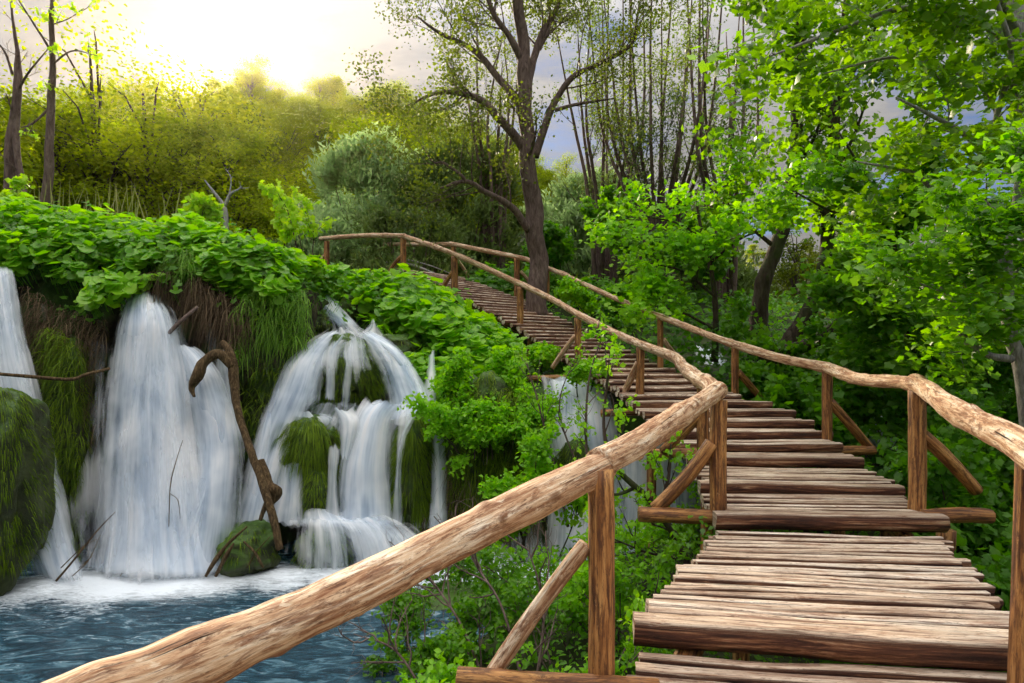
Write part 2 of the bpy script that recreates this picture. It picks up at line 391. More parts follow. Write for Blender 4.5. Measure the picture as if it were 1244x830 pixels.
def gridmesh(xs, ys, fz, name, mat):
    X, Y = np.meshgrid(xs, ys); Z = fz(X, Y); G = Geo(); nx = len(xs); ny = len(ys)
    i = np.arange(ny - 1)[:, None] * nx; j = np.arange(nx - 1)[None]
    G.add(np.stack([X, Y, Z], -1).reshape(-1, 3), np.stack([i + j, i + j + 1, i + nx + j + 1, i + nx + j], -1).reshape(-1, 4), np.stack([X, Y], -1).reshape(-1, 2))
    return G.build(name, mat)
xs = np.concatenate([np.linspace(-260, -30, 24), np.linspace(-29, -13, 20), np.arange(-12.6, 12.6, .22), np.linspace(13, 29, 20), np.linspace(30, 260, 24)])
ys = np.concatenate([np.linspace(-40, -3, 8), np.arange(-2, 22, .22), np.linspace(22.5, 60, 50), np.linspace(62, 260, 40)])
tag(gridmesh(xs, ys, ground, 'ground', M['soil']), 'dark forest soil of the bank, plateau and hills', kind='structure')

# rock face behind the falls (a swept, rough tufa wall)
def rockface():
    G = Geo(); nu, nv = 420, 90
    pxs = np.linspace(-250, 1130, nu); t = np.linspace(-.15, 1.0, nv)
    PX, Tt = np.meshgrid(pxs, t)
    top = np.interp(PX, CT[:, 0], CT[:, 1]); dt = np.interp(PX, CT[:, 0], CT[:, 2]); db = np.interp(PX, CT[:, 0], CT[:, 3])
    zt = EYE + (440 - top) / F * dt
    X = (PX - 622) / F * (db * .4 + dt * .6); Z = -.5 + (zt + .5) * np.clip(Tt, -.1, 1); Y = db + (dt - db) * np.clip(Tt, 0, 1) ** 1.4
    p = np.stack([X, Y, Z], -1)
    dsp = (fbm(p * np.array([.8, .8, .55]), 3) - .5) * 1.1 + (fbm(p * np.array([3.5, 3.5, 1.6]) + 9, 4) - .5) * .5
    Y = Y - dsp * np.clip(1.05 - np.clip(Tt, 0, 1) ** 6, .05, 1)
    Z = Z + (fbm(p * 2.2 + 31, 3) - .5) * .25
    i = np.arange(nv - 1)[:, None] * nu; j = np.arange(nu - 1)[None]
    G.add(np.stack([X, Y, Z], -1).reshape(-1, 3), np.stack([i + j, i + j + 1, i + nu + j + 1, i + nu + j], -1).reshape(-1, 4))
    o = G.build('rock_cliff', M['rock']); return tag(o, 'dark rough tufa rock cliff behind the waterfalls', 'cliff', kind='structure')
rockface()

# ------------------------------------------------------------------ pool
def poolmat():
    m, nt = newmat('pool_water'); n = N(nt); p = n.obj()
    foam = n.attr('foam')
    fl = n.noise(n.scale(p, (1.2, 3.6, 1)), 2.2, 8, .62, 1.6)
    fn = n.noise(n.scale(p, (1.0, 2.4, 1), (3, 5, 0)), 5.0, 8, .7, 2.0)
    wn = n.noise(n.scale(p, (1.3, 4.5, 1), (1, 2, 0)), 2.6, 8, .68, 1.0)
    k = n.math('ADD', foam, n.math('MULTIPLY', n.math('SUBTRACT', n.math('ADD', n.math('MULTIPLY', fl, .45), n.math('MULTIPLY', fn, .55)), .5), 1.9))
    k = n.ramp(k, [(.38, 0.0), (.62, .55), (.95, 1.0)])
    base = n.ramp(fl, [(.40, (.006, .028, .045)), (.52, (.018, .070, .105)), (.64, (.10, .20, .25))])
    h = n.math('ADD', n.math('MULTIPLY', fl, .7), n.math('MULTIPLY', fn, .35))
    bmp = n.bump(h, .9, .09)
    wtr = n('ShaderNodeBsdfPrincipled', {'Base Color': base, 'Roughness': .12, 'IOR': 1.33, 'Specular IOR Level': .5, 'Normal': bmp})
    wh = n('ShaderNodeBsdfPrincipled', {'Base Color': (.80, .86, .90, 1), 'Roughness': .6, 'Normal': n.bump(fn, .5, .05)})
    n.out(n('ShaderNodeMixShader', {0: k, 1: wtr.outputs[0], 2: wh.outputs[0]}).outputs[0]); return m
FOAMSRC = [(100, 700, 8.7, .8), (160, 705, 8.7, 1.0), (215, 703, 8.8, 1.0), (270, 697, 8.9, .9), (60, 710, 8.5, .6), (350, 695, 9.0, .7), (420, 695, 9.1, .7), (480, 690, 9.1, .7), (540, 690, 9.2, .8), (600, 694, 9.0, .9), (650, 694, 9.0, .9), (700, 692, 9.1, .9), (780, 690, 9.2, .9), (130, 740, 7.9, .35), (30, 735, 7.9, .3)]
def pool():
    xs = np.concatenate([np.linspace(-60, -13, 12), np.arange(-12.5, 5, .12)]); ys = np.concatenate([np.arange(-10, 4, .5), np.arange(4, 12, .08)])
    X, Y = np.meshgrid(xs, ys)
    Z = (fbm(np.stack([X * 1.1, Y * 2.6, X * 0], -1), 3) - .5) * .10 * sm(2, 5, Y) - 0.0
    foam = np.zeros_like(X)
    for px, py, d, s in FOAMSRC:
        q = P(px, py, d); q[1] -= .25; foam = np.maximum(foam, 1.35 * s * np.exp(-((X - q[0]) ** 2 / .6 + (Y - q[1]) ** 2 / .48)))
        Z = Z + .05 * s * np.exp(-((X - q[0]) ** 2 / .3 + (Y - q[1]) ** 2 / .1))
    foam = np.maximum(foam, .30 * sm(3, 8, Y))
    G = Geo(); nx = len(xs); ny = len(ys); i = np.arange(ny - 1)[:, None] * nx; j = np.arange(nx - 1)[None]
    G.add(np.stack([X, Y, Z], -1).reshape(-1, 3), np.stack([i + j, i + j + 1, i + nx + j + 1, i + nx + j], -1).reshape(-1, 4), None, foam=foam.ravel())
    tag(G.build('water', poolmat()), 'dark teal rippled pool below the waterfalls', kind='structure')
pool()

# ------------------------------------------------------------------ falling water
def fallmat():
    m, nt = newmat('falling_water'); n = N(nt)
    uv = n('ShaderNodeUVMap', uv_map='UVMap').outputs[0]; v = n.attr('var'); den = n.attr('den')
    off = n('ShaderNodeCombineXYZ', {0: n.math('MULTIPLY', v, 31.0), 1: n.math('MULTIPLY', v, 17.0), 2: 0.0}).outputs[0]
    q = n('ShaderNodeVectorMath', {0: uv, 1: off}, operation='ADD').outputs[0]
    a = n.noise(n.scale(q, (5.5, .45, 1)), 1.0, 3, .55, .25)
    b = n.noise(n.scale(q, (13, .6, 1), (4, 1, 0)), 1.0, 3, .5, .2)
    c = n.noise(n.scale(q, (1.6, 1.1, 1), (9, 3, 0)), 1.0, 3, .5, .3)
    s = n.math('ADD', n.math('ADD', n.math('MULTIPLY', a, .50), n.math('MULTIPLY', b, .22)), n.math('MULTIPLY', c, .46))
    # density: the attribute pushes the streaks from wisps to a full veil
    al = n.math('ADD', n.math('MULTIPLY', n.math('SUBTRACT', s, .62), 3.2), n.math('SUBTRACT', n.math('MULTIPLY', den, 1.75), .50))
    al = n.ramp(al, [(.0, 0.0), (.5, .55), (1.0, .97)])
    col = n.ramp(s, [(.46, (.52, .64, .80)), (.58, (.84, .91, .98)), (.70, (1.0, 1.0, 1.0))])
    d = n('ShaderNodeBsdfDiffuse', {'Color': col}); t = n('ShaderNodeBsdfTranslucent', {'Color': col})
    mx = n('ShaderNodeMixShader', {0: .42, 1: d.outputs[0], 2: t.outputs[0]})
    tr = n('ShaderNodeBsdfTransparent')
    n.out(n('ShaderNodeMixShader', {0: al, 1: tr.outputs[0], 2: mx.outputs[0]}).outputs[0]); return m
M['fall'] = fallmat()
_fs = [0]
def sheet(G, rows, den=.7, bulge=.15, layers=2, top=.06, bot=.04, edge=.34, nu=26, nv=60):
    """rows: (py, xl, xr, d[, den])  a veil of water that follows them down"""
    R = np.array([list(r) + [1.0] * (5 - len(r)) for r in rows], float); S = spline(R, nv)
    u = np.linspace(0, 1, nu)[None]; t = np.linspace(0, 1, nv)[:, None]
    for k in range(layers):
        _fs[0] += 1; ph = _fs[0] * .73
        px = S[:, 1:2] + (S[:, 2:3] - S[:, 1:2]) * u; d = S[:, 3:4] - bulge * (1 - (2 * u - 1) ** 2) + k * .10
        nzz = np.stack([px * .03 + ph, S[:, 0:1] * .006 + px * 0, px * 0 + ph], -1)
        d = d + (fbm(nzz, 3) - .5) * .30
        py = S[:, 0:1] + (fbm(np.stack([u * 5 + ph, u * 0, u * 0], -1), 2) - .5) * 14 * (1 - t) ** 3 + (fbm(np.stack([u * 9 + ph, u * 0, u * 0 + 4], -1), 2) - .5) * 12 * t ** 4
        V = np.stack([(px - 622) / F * d, d + px * 0, EYE + (440 - py) / F * d], -1)
        w = (S[:, 2:3] - S[:, 1:2]).mean() / F * 10
        ln = np.linalg.norm(np.diff(V[:, nu // 2], axis=0), axis=1); vv = np.concatenate([[0], np.cumsum(ln)])[:, None]
        uv = np.stack([u * w + 0 * vv, vv + 0 * u], -1)
        dd = den * S[:, 4:5] * np.clip(np.minimum(u, 1 - u) / edge, 0, 1) ** .6 * np.clip(t / top, 0, 1) * np.clip((1 - t) / bot, .25 if bot < .1 else 0, 1)
        i = np.arange(nv - 1)[:, None] * nu; j = np.arange(nu - 1)[None]
        G.add(V.reshape(-1, 3), np.stack([i + j, i + j + 1, i + nu + j + 1, i + nu + j], -1).reshape(-1, 4), uv.reshape(-1, 2), den=np.broadcast_to(dd, (nv, nu)).ravel(), var=(ph * 7.31) % 1)
def waterfall(label, sheets):
    G = Geo()
    for s in sheets: sheet(G, *s[:1], **(s[1] if len(s) > 1 else {}))
    o = G.build('waterfall', M['fall']); o.visible_shadow = True
    return tag(o, label, 'waterfall', 'waterfalls dropping into the pool', 'structure')
waterfall('narrow white waterfall at the left edge behind the mossy boulder', [
    ([(322, -25, 18, 9.7), (345, -25, 24, 9.5), (400, -22, 34, 9.3), (440, -20, 45, 9.2), (520, -20, 66, 9.0), (600, 5, 85, 8.8), (655, 22, 98, 8.6), (712, 40, 118, 8.4)], dict(den=.74, bulge=.2)),
    ([(330, -20, 8, 9.5), (450, -10, 40, 9.0), (600, 30, 78, 8.7), (700, 55, 95, 8.5)], dict(den=.55, bulge=.15)),
    ([(360, 38, 62, 9.9), (450, 42, 70, 9.8), (560, 60, 105, 9.5), (690, 70, 135, 9.2)], dict(den=.30, layers=1)),
])
waterfall('broad white veil of water falling under the leafy overhang', [
    ([(352, 158, 196, 10.5), (368, 148, 204, 10.2), (395, 136, 222, 9.9), (430, 128, 236, 9.8), (500, 117, 250, 9.55), (580, 108, 262, 9.25), (650, 100, 280, 9.0), (708, 84, 300, 8.75)], dict(den=.76, bulge=.45, edge=.25)),
    ([(366, 160, 202, 10.0), (400, 146, 226, 9.7), (520, 124, 250, 9.3), (640, 112, 270, 8.9), (706, 100, 285, 8.6)], dict(den=.55, bulge=.35, layers=2)),
    ([(420, 196, 240, 10.0), (436, 205, 262, 9.8), (470, 214, 285, 9.6), (540, 222, 302, 9.4), (620, 218, 300, 9.1), (706, 200, 296, 8.85)], dict(den=.72, bulge=.35)),
    ([(470, 236, 276, 9.6), (520, 240, 300, 9.4), (600, 225, 268, 9.1), (706, 160, 250, 8.7)], dict(den=.60, bulge=.25)),
    ([(400, 100, 150, 10.1), (500, 82, 150, 9.8), (600, 78, 150, 9.4), (704, 70, 160, 9.0)], dict(den=.40, bulge=.1, layers=2)),
    ([(560, 112, 280, 9.2), (600, 110, 285, 9.0), (706, 88, 300, 8.6)], dict(den=.52, bulge=.2, top=.4)),
])
waterfall('thin trickles of water from the dry grass roots beside the driftwood', [
    ([(345, 240, 258, 10.5), (400, 246, 268, 10.3), (450, 248, 272, 10.1)], dict(den=.48, layers=1)),
    ([(425, 262, 276, 10.0), (460, 258, 290, 9.8), (540, 268, 300, 9.6)], dict(den=.6, layers=1)),
    ([(400, 318, 326, 10.6), (455, 320, 332, 10.3)], dict(den=.42, layers=1)),
])
waterfall('wide stepped cascade spilling over the mossy boulders', [
    ([(355, 374, 404, 13.2), (364, 378, 410, 12.9), (376, 386, 420, 12.5), (390, 396, 434, 12.0), (402, 398, 448, 11.6), (416, 388, 462, 11.2)], dict(den=.85, bulge=.05, top=.12, bot=.4)),
    ([(388, 450, 456, 12.0), (398, 442, 462, 11.8), (410, 422, 468, 11.4), (422, 412, 476, 11.1)], dict(den=.5, bulge=.05, bot=.4)),
    # upper dome, fanning both ways
    ([(398, 398, 440, 11.3), (404, 388, 458, 11.1), (412, 372, 474, 10.9), (428, 352, 488, 10.6), (450, 342, 502, 10.35), (475, 336, 512, 10.2), (492, 332, 518, 10.1)], dict(den=.47, bulge=.45, nu=44, bot=.45)),
    ([(402, 395, 425, 11.1), (415, 372, 412, 10.7), (440, 345, 398, 10.3), (480, 326, 388, 10.0), (520, 308, 372, 9.8), (580, 292, 350, 9.6), (650, 275, 335, 9.35), (700, 262, 345, 9.1)], dict(den=.78, bulge=.2)),
    ([(402, 404, 425, 11.0), (425, 374, 412, 10.6), (455, 356, 400, 10.3), (490, 346, 395, 10.1), (506, 345, 392, 10.0)], dict(den=.70, bulge=.15, bot=.3)),
    ([(404, 428, 452, 11.0), (415, 440, 478, 10.7), (440, 452, 505, 10.4), (475, 462, 524, 10.15), (496, 462, 536, 10.05), (512, 458, 540, 9.9)], dict(den=.78, bulge=.2)),
    ([(408, 406, 425, 10.7), (430, 396, 410, 10.4), (490, 392, 408, 10.1)], dict(den=.70, layers=1)),
    ([(410, 424, 434, 10.65), (440, 418, 430, 10.3), (500, 408, 428, 10.05)], dict(den=.55, layers=1)),
    ([(488, 345, 548, 10.3), (520, 325, 548, 10.1), (580, 305, 548, 9.95), (645, 290, 550, 9.7)], dict(den=.50, bulge=.1, nu=50, edge=.1)),
    ([(430, 350, 372, 10.5), (470, 330, 352, 10.2), (520, 314, 336, 9.75), (600, 296, 326, 9.5), (690, 280, 330, 9.2)], dict(den=.75, layers=1)),
    ([(402, 435, 446, 10.95), (430, 470, 492, 10.45), (470, 492, 520, 10.1), (500, 500, 528, 9.85)], dict(den=.8, layers=1)),
    ([(498, 496, 516, 9.7), (530, 484, 496, 9.5), (580, 478, 490, 9.45), (640, 472, 496, 9.35)], dict(den=.6, layers=1)),
    ([(540, 398, 416, 9.6), (590, 396, 412, 9.45), (640, 388, 420, 9.35)], dict(den=.65, layers=1)),
    # right shelf
    ([(482, 470, 540, 10.1), (500, 468, 546, 9.9), (515, 466, 546, 9.8)], dict(den=.62, top=.3)),
    ([(485, 440, 500, 10.0), (510, 425, 482, 9.8), (560, 408, 478, 9.6), (600, 402, 482, 9.5), (645, 398, 488, 9.35)], dict(den=.84, bulge=.3)),
    ([(500, 515, 546, 9.9), (540, 520, 545, 9.75), (600, 520, 545, 9.6), (648, 516, 548, 9.4)], dict(den=.72, bulge=.1)),
    ([(425, 520, 530, 10.6), (460, 516, 532, 10.3), (495, 505, 536, 10.1)], dict(den=.7, layers=1)),
    ([(498, 478, 520, 9.75), (520, 480, 500, 9.6), (600, 478, 486, 9.5)], dict(den=.4, layers=1)),
    ([(500, 352, 400, 9.95), (515, 330, 420, 9.8), (560, 320, 350, 9.6), (600, 305, 345, 9.5), (640, 300, 345, 9.4)], dict(den=.66, bulge=.1)),
    ([(560, 335, 372, 9.55), (600, 330, 372, 9.45), (640, 318, 375, 9.35)], dict(den=.72)),
    ([(502, 355, 395, 9.55), (515, 345, 402, 9.4), (535, 340, 408, 9.33)], dict(den=.34, bulge=.3, layers=1)),
    ([(495, 395, 430, 9.8), (515, 408, 440, 9.6), (560, 412, 425, 9.5)], dict(den=.7, layers=1)),
    # lowest dome and shelf
    ([(628, 352, 480, 9.5), (636, 344, 500, 9.2), (650, 338, 520, 9.05), (672, 334, 535, 8.95), (696, 330, 545, 8.9)], dict(den=.50, bulge=.35, nu=50)),
    ([(624, 385, 480, 9.5), (640, 400, 510, 9.2), (665, 420, 535, 9.0), (696, 430, 548, 8.95)], dict(den=.66, bulge=.2)),
    ([(620, 355, 460, 9.6), (634, 345, 500, 9.25), (648, 345, 520, 9.15)], dict(den=.80, bulge=.2, bot=.5)),
])
waterfall('white waterfall plunging beneath the wooden steps', [
    ([(456, 655, 735, 10.9), (475, 655, 752, 10.6), (520, 650, 765, 10.2), (600, 660, 775, 9.8), (700, 650, 790, 9.4)], dict(den=.78, bulge=.2, nu=40)),
    ([(520, 740, 850, 10.2), (560, 738, 856, 9.9), (640, 735, 862, 9.6), (700, 730, 870, 9.3)], dict(den=.82, bulge=.2, nu=40)),
    ([(660, 560, 640, 9.6), (680, 552, 650, 9.3), (700, 548, 660, 9.1)], dict(den=.6, bulge=.1)),
    ([(600, 610, 680, 9.8), (650, 600, 680, 9.5), (698, 596, 690, 9.2)], dict(den=.45, bulge=.1)),
])
waterfall('small white fall behind the steps in the right-hand shrubs', [
    ([(420, 838, 862, 14.2), (430, 842, 880, 13.8), (446, 846, 892, 13.4), (462, 850, 905, 13.1)], dict(den=.82, bulge=.1))])
waterfall('bright stream glimpsed through the bushes under the right handrail', [
    ([(498, 1010, 1090, 12.4), (520, 1030, 1100, 11.8), (545, 1050, 1112, 11.2), (575, 1060, 1115, 10.6), (600, 1040, 1120, 10.2)], dict(den=.85, bulge=.1))])

# ------------------------------------------------------------------ boardwalk
#  z above the eye, left edge (x, y), right edge (x, y)
ST = np.array([(-1.62, -3.2, -1.6, -1.1, -3.3), (-1.58, -1.3, .6, .5, -.9), (-1.50, -.25, 2.0, 1.75, 1.2), (-1.44, .50, 2.80, 2.38, 2.55), (-1.30, .695, 3.26, 2.42, 2.98), (-1.30, 1.62, 4.86, 3.24, 4.76), (-1.17, 1.60, 4.94, 3.26, 4.82), (-1.08, 1.74, 5.70, 3.42, 5.58),
      (-.98, 1.88, 6.62, 3.60, 6.5), (-.62, 1.68, 8.1, 3.60, 8.2), (-.35, 1.55, 9.4, 3.08, 9.7), (.0, 1.1, 11.3, 2.62, 11.6), (.80, .12, 13.8, 1.62, 14.6), (1.7, -1.38, 15.4, .15, 16.6), (2.55, -2.95, 17.2, -1.55, 18.6), (2.72, -5.7, 19.2, -4.5, 20.6), (2.72, -9, 20.5, -8.4, 22.0)], float)
def station(s):    # s = 0 .. len-1
    return np.array([np.interp(s, np.arange(len(ST)), ST[:, k]) for k in range(5)])
SS = np.linspace(0, len(ST) - 1, 1600); SV = np.array([station(s) for s in SS])
mid = (SV[:, 1:3] + SV[:, 3:5]) / 2; ARC = np.concatenate([[0], np.cumsum(np.linalg.norm(np.diff(mid, axis=0), axis=1))])
def at_arc(a): return np.array([np.interp(a, ARC, SV[:, k]) for k in range(5)])
def arc_of(k): return np.interp(k, SS, ARC)
rw = np.random.RandomState(11)
def plank(G, a, z, width, thick, rng, jit=.05, roundness=.5, dz=0.0, extra=0.0, var=None, tilt=0.0):
    bk0 = .55 * float(sm(arc_of(8), arc_of(10.5), a))
    v = at_arc(a); L = np.array([v[1], v[2]]); R = np.array([v[3], v[4]]); ax = norm(R - L); nrm2 = np.array([-ax[1], ax[0]])
    L = L - ax * (rng.uniform(-.4, 1) * jit + extra) + nrm2 * rng.uniform(-1, 1) * .010; R = R + ax * (rng.uniform(-.4, 1) * jit + extra) + nrm2 * rng.uniform(-1, 1) * .010
    n_ = 15; t = np.linspace(0, 1, n_)[:, None]
    c = L + (R - L) * t; length = np.linalg.norm(R - L)
    w = width / 2
    prof = [(-w * .92, 0), (-w * .5, .004), (w * .5, .004), (w * .92, 0), (w, -thick * .20), (w * .93, -thick * .6), (w * .5, -thick * .95), (-w * .5, -thick * .95), (-w * .93, -thick * .6), (-w, -thick * .20)]
    bark = [0.30, 0, 0, .30, 1, 1, 1, 1, 1, 1]
    if roundness > .8:
        prof = [(w * math.cos(q), thick * .5 * math.sin(q) - thick * .5) for q in np.radians([150, 118, 62, 30, 0, -35, -75, -105, -145, 180])]; bark = [.52, .36, .36, .52, .9, 1, 1, 1, 1, .9]
    bark = [min(1, q_ + bk0 * (q_ < .35)) for q_ in bark]; prof = np.array(prof); k = len(prof); sd = rng.rand() * 50
    wob = (fbm(np.stack([t[:, 0] * length * 1.6 + sd, t[:, 0] * 0 + sd, t[:, 0] * 0], -1), 2) - .5)
    ws = 1 + (fbm(np.stack([t[:, 0] * length * 2.4 + sd + 9, t[:, 0] * 0, t[:, 0] * 0 + sd], -1), 3) - .5) * .42
    taper = 1 + (t[:, 0] - .5) * rng.uniform(-.16, .16)
    across = prof[None, :, 0] * (ws * taper)[:, None] + wob[:, None] * .035
    V = np.zeros((n_, k, 3)); V[..., :2] = c[:, None] + nrm2 * across[..., None]
    V[..., 2] = EYE + z + dz + prof[None, :, 1] * ((ws * .5 + .5))[:, None] + wob[:, None] * .02 + across * tilt + (t - .5) * rng.uniform(-.012, .012)
    V[0, :, :2] += ax * .012 * rng.rand(k)[:, None]; V[-1, :, :2] -= ax * .012 * rng.rand(k)[:, None]
    i = np.arange(n_ - 1)[:, None] * k; j = np.arange(k)[None]; jj = (j + 1) % k
    per = np.concatenate([[0], np.cumsum(np.linalg.norm(np.diff(prof, axis=0), axis=1))])
    uv = np.stack([np.broadcast_to(t * length, (n_, k)), np.broadcast_to(per[None], (n_, k))], -1)
    va = rng.rand() if var is None else var
    G.add(V.reshape(-1, 3), [np.stack([i + j, i + jj, i + k + jj, i + k + j], -1).reshape(-1, 4)[:, ::-1], ], uv.reshape(-1, 2), bark=np.tile(bark, n_), var=va)
    for e, idx in ((0, np.arange(k)), (1, np.arange(k)[::-1])):   # sawn ends
        Ve = V[0 if e == 0 else -1]; G.add(Ve, [idx[None]], np.stack([per * .3, prof[:, 1]], -1), bark=np.full(k, .15), var=va)

bw = empty('boardwalk', (2.0, 4.0, EYE - 1.4), 'timber boardwalk of split planks climbing in log steps past the falls', 'boardwalk')
def section(a0, a1, z0, z1, pitch, wd, th, jit, label=None):
    G = Geo(); nn = max(1, int(round((a1 - a0) / pitch)))
    for k in range(nn):
        a = a0 + (k + .5) * (a1 - a0) / nn; f = (k + .5) / nn
        plank(G, a, z0 + (z1 - z0) * f + rw.uniform(-.007, .007), (a1 - a0) / nn * rw.uniform(.76, .92), th, rw, jit, .5, tilt=rw.uniform(-.10, .10))
    return G.build('deck_planks', M['deck'], bw)
def steplog(a, z, dia, jit, extra=.04, rnd=.5):
    G = Geo(); plank(G, a, z, dia, dia * .92, rw, jit, rnd, extra=extra)
    return G.build('step_log', M['deck'], bw)
# flat runs
a2, a3, a4, a5, a6, a7, a8 = [arc_of(k) for k in (1.0, 3.72, 4, 5, 6, 7, 8)]
section(arc_of(0), a2, -1.60, -1.58, .105, .1, .07, .05)
section(a2, a3 + .02, -1.58, -1.445, .105, .1, .07, .07)
steplog(a4 - .075, -1.30, .150, .04, .06)
section(a4 + .005, a5 - .10, -1.302, -1.30, .078, .1, .07, .07)
steplog(a6 - .06, -1.17, .145, .03, .05)
section(a6 + .02, a7 - .10, -1.172, -1.17, .088, .1, .07, .06)
steplog(a7 - .055, -1.08, .135, .03, .03)
section(a7 + .02, a8 - .10, -1.082, -1.08, .088, .1, .07, .05)
steplog(a8 - .055, -.98, .13, .03, .03)
# the long stair: one log per riser, a tread plank or two behind it
zc = -.98; a = a8 + .01; aend = arc_of(14.0)
while a < aend:
    a_n = a
    while a_n < aend + .3 and at_arc(a_n)[0] < zc + .088: a_n += .01
    if a_n > aend + .25: break
    section(a, a_n - .095, zc - .002, zc, .13, .11, .07, .05)
    zc += .088
    steplog(a_n - .05, zc, .125, .10, .02, 1.0 if a_n > arc_of(9.5) else .5)
    a = a_n + .01
section(a, arc_of(16), zc, zc + .02, .12, .1, .07, .05)
# carrying beams and stringers under the walk
def log(name, a, b, r, mat, parent, seed, rough=.10, sg=12, nn=14, var=None, bend=.02, label=None, r2=None):
    a = np.array(a, float); b = np.array(b, float); t = np.linspace(0, 1, nn)[:, None]; rr = np.random.RandomState(seed)
    p = a + (b - a) * t + np.sin(t * math.pi) * rr.uniform(-1, 1, 3) * bend
    G = Geo(); tube(G, p, np.linspace(r, r if r2 is None else r2, nn), sg, rough, seed, var=rr.rand() if var is None else var, freq=9)
    o = G.build(name, mat, parent)
    if label: o['label'] = label
    return o
for k in range(3, 15):                                  # stringers follow each edge
    for e in (1, 3):
        v0, v1 = ST[k], ST[k + 1]; u0 = norm(v0[3:5] - v0[1:3]); u1 = norm(v1[3:5] - v1[1:3]); s_ = 1 if e == 1 else -1
        p0 = np.array([*(v0[e:e + 2] + u0 * .22 * s_), EYE + v0[0] - .19]); p1 = np.array([*(v1[e:e + 2] + u1 * .22 * s_), EYE + v1[0] - .19])
        log('stringer', p0, p1, .065, M['post'], bw, k * 2 + e)
def crossbeam(p, q, r, seed): return log('crossbeam', p, q, r, M['post'], bw, seed, .16)
crossbeam(P(776, 624, 5.06), P(905, 628, 5.0), .062, 5)
crossbeam(P(1120, 628, 4.9), P(1202, 627, 4.95), .060, 6)
crossbeam(P(1010, 548, 7.25), P(1062, 547, 7.3), .055, 7)
crossbeam(P(792, 552, 6.7), P(875, 553, 6.65), .055, 8)
crossbeam(P(730, 502, 9.2), P(800, 500, 9.0), .055, 9)
crossbeam(P(556, 824, 2.93), P(800, 838, 2.85), .05, 10)
crossbeam(P(640, 460, 11.3), P(720, 456, 11.1), .05, 12)
crossbeam(P(884, 494, 9.5), P(942, 493, 9.6), .05, 13)
for k, (px, d) in enumerate([(900, 5.3), (1080, 5.3), (860, 6.9), (1020, 7.0), (790, 9.3), (920, 9.4), (700, 11.4), (1150, 5.2), (645, 13.8)]):      # legs of the walk, standing on the ground
    q = P(px, 440, d); zt = EYE + np.interp(d, [5, 6.6, 8.2, 9.5, 11.4, 14], [-1.3, -1.1, -.8, -.45, -.1, .7])
    log('support_post', (q[0], q[1], float(ground(q[0], q[1])) - .2), (q[0], q[1], zt - .02 - .1), .07, M['post'], bw, 40 + k)

# ------------------------------------------------------------------ handrails
def railing(label, rails, posts, braces, seed):
    base = P(*posts[0][:3]); o = empty('railing', (base[0], base[1], base[2] - 1), label, 'railing')
    for i, (pts, r0, r1) in enumerate(rails):
        W3 = np.array([P(*p) for p in pts]); L_ = np.linalg.norm(np.diff(W3, axis=0), axis=1).sum(); near = W3[-1][1] < 6 or W3[0][1] < 6; nn = int(L_ * (70 if near else 30)); p = spline(W3, nn)
        rs = np.random.RandomState(seed + i); G = Geo()
        rr = np.linspace(r0, r1, nn) * (1 + (fbm(np.stack([np.linspace(0, len(pts) * 1.7, nn) + seed, np.zeros(nn), np.zeros(nn)], -1), 2) - .5) * .30)
        tube(G, p, rr, 44 if near else 20, .09, seed + i, var=rs.rand(), knots=int(L_ * 5), freq=6)
        G.build('handrail', M['rail'], o)
    for i, (px, py0, d, py1, r) in enumerate(posts):
        lean = 0
        if isinstance(px, tuple): px, px1 = px
        else: px1 = px
        log('post', P(px, py0, d), P(px1, py1, d), r, M['post'], o, seed * 3 + i, .07, 12, 16, bend=.006)
    for i, (a, b, r) in enumerate(braces):
        log('brace', P(*a), P(*b), r, M['post'] if r > .05 else M['rail'], o, seed * 5 + i, .10, 10, 12, bend=.02)
    return o
railing('peeled log handrail on the falls side, thick in front, winding up the stairs', [
    ([(-620, 1250, .8), (60, 873, 1.45), (181, 826, 1.6), (300, 776, 1.8), (420, 723, 2.06), (560, 652, 2.44), (735, 565, 3.02)], .088, .077),
    ([(728, 563, 2.98), (775, 538, 3.35), (815, 512, 3.9), (850, 490, 4.55), (873, 474, 5.0)], .076, .075),
    ([(868, 480, 4.98), (862, 468, 5.3), (846, 459, 5.8), (830, 446, 6.6), (818, 434, 7.3), (779, 419, 9.0)], .074, .062),
    ([(781, 420, 8.95), (763, 412, 9.5), (735, 399, 10.3), (702, 382, 11.0), (671, 364, 12.6), (635, 346, 14.0)], .060, .066),
    ([(636, 347, 13.95), (595, 328, 14.8), (575, 319, 15.1), (552, 309, 15.5), (526, 299, 16.4), (490, 287, 17.5)], .068, .07),
    ([(492, 287, 17.4), (460, 286, 18.1), (430, 287, 18.8), (389, 290, 19.7)], .072, .066)],
    [(873, 486, 5.02, 640, .068), (730, 570, 2.93, 905, .062), (854, 462, 6.3, 560, .062), (778, 422, 9.0, 502, .062), (702, 386, 11.0, 462, .06), (632, 349, 14.0, 400, .075), (552, 312, 15.5, 366, .085), (490, 289, 17.5, 334, .085), (397, 293, 19.6, 336, .085)],
    [((865, 538, 5.0), (796, 618, 5.12), .058), ((712, 662, 2.95), (594, 826, 3.0), .040), ((850, 505, 6.3), (806, 548, 6.6), .055), ((776, 440, 9.0), (758, 478, 9.3), .05), ((699, 408, 11.0), (671, 447, 11.3), .045), ((550, 330, 15.5), (530, 362, 15.8), .055), ((488, 311, 17.5), (472, 332, 17.8), .055), ((396, 308, 19.6), (381, 328, 19.9), .05)], 3)
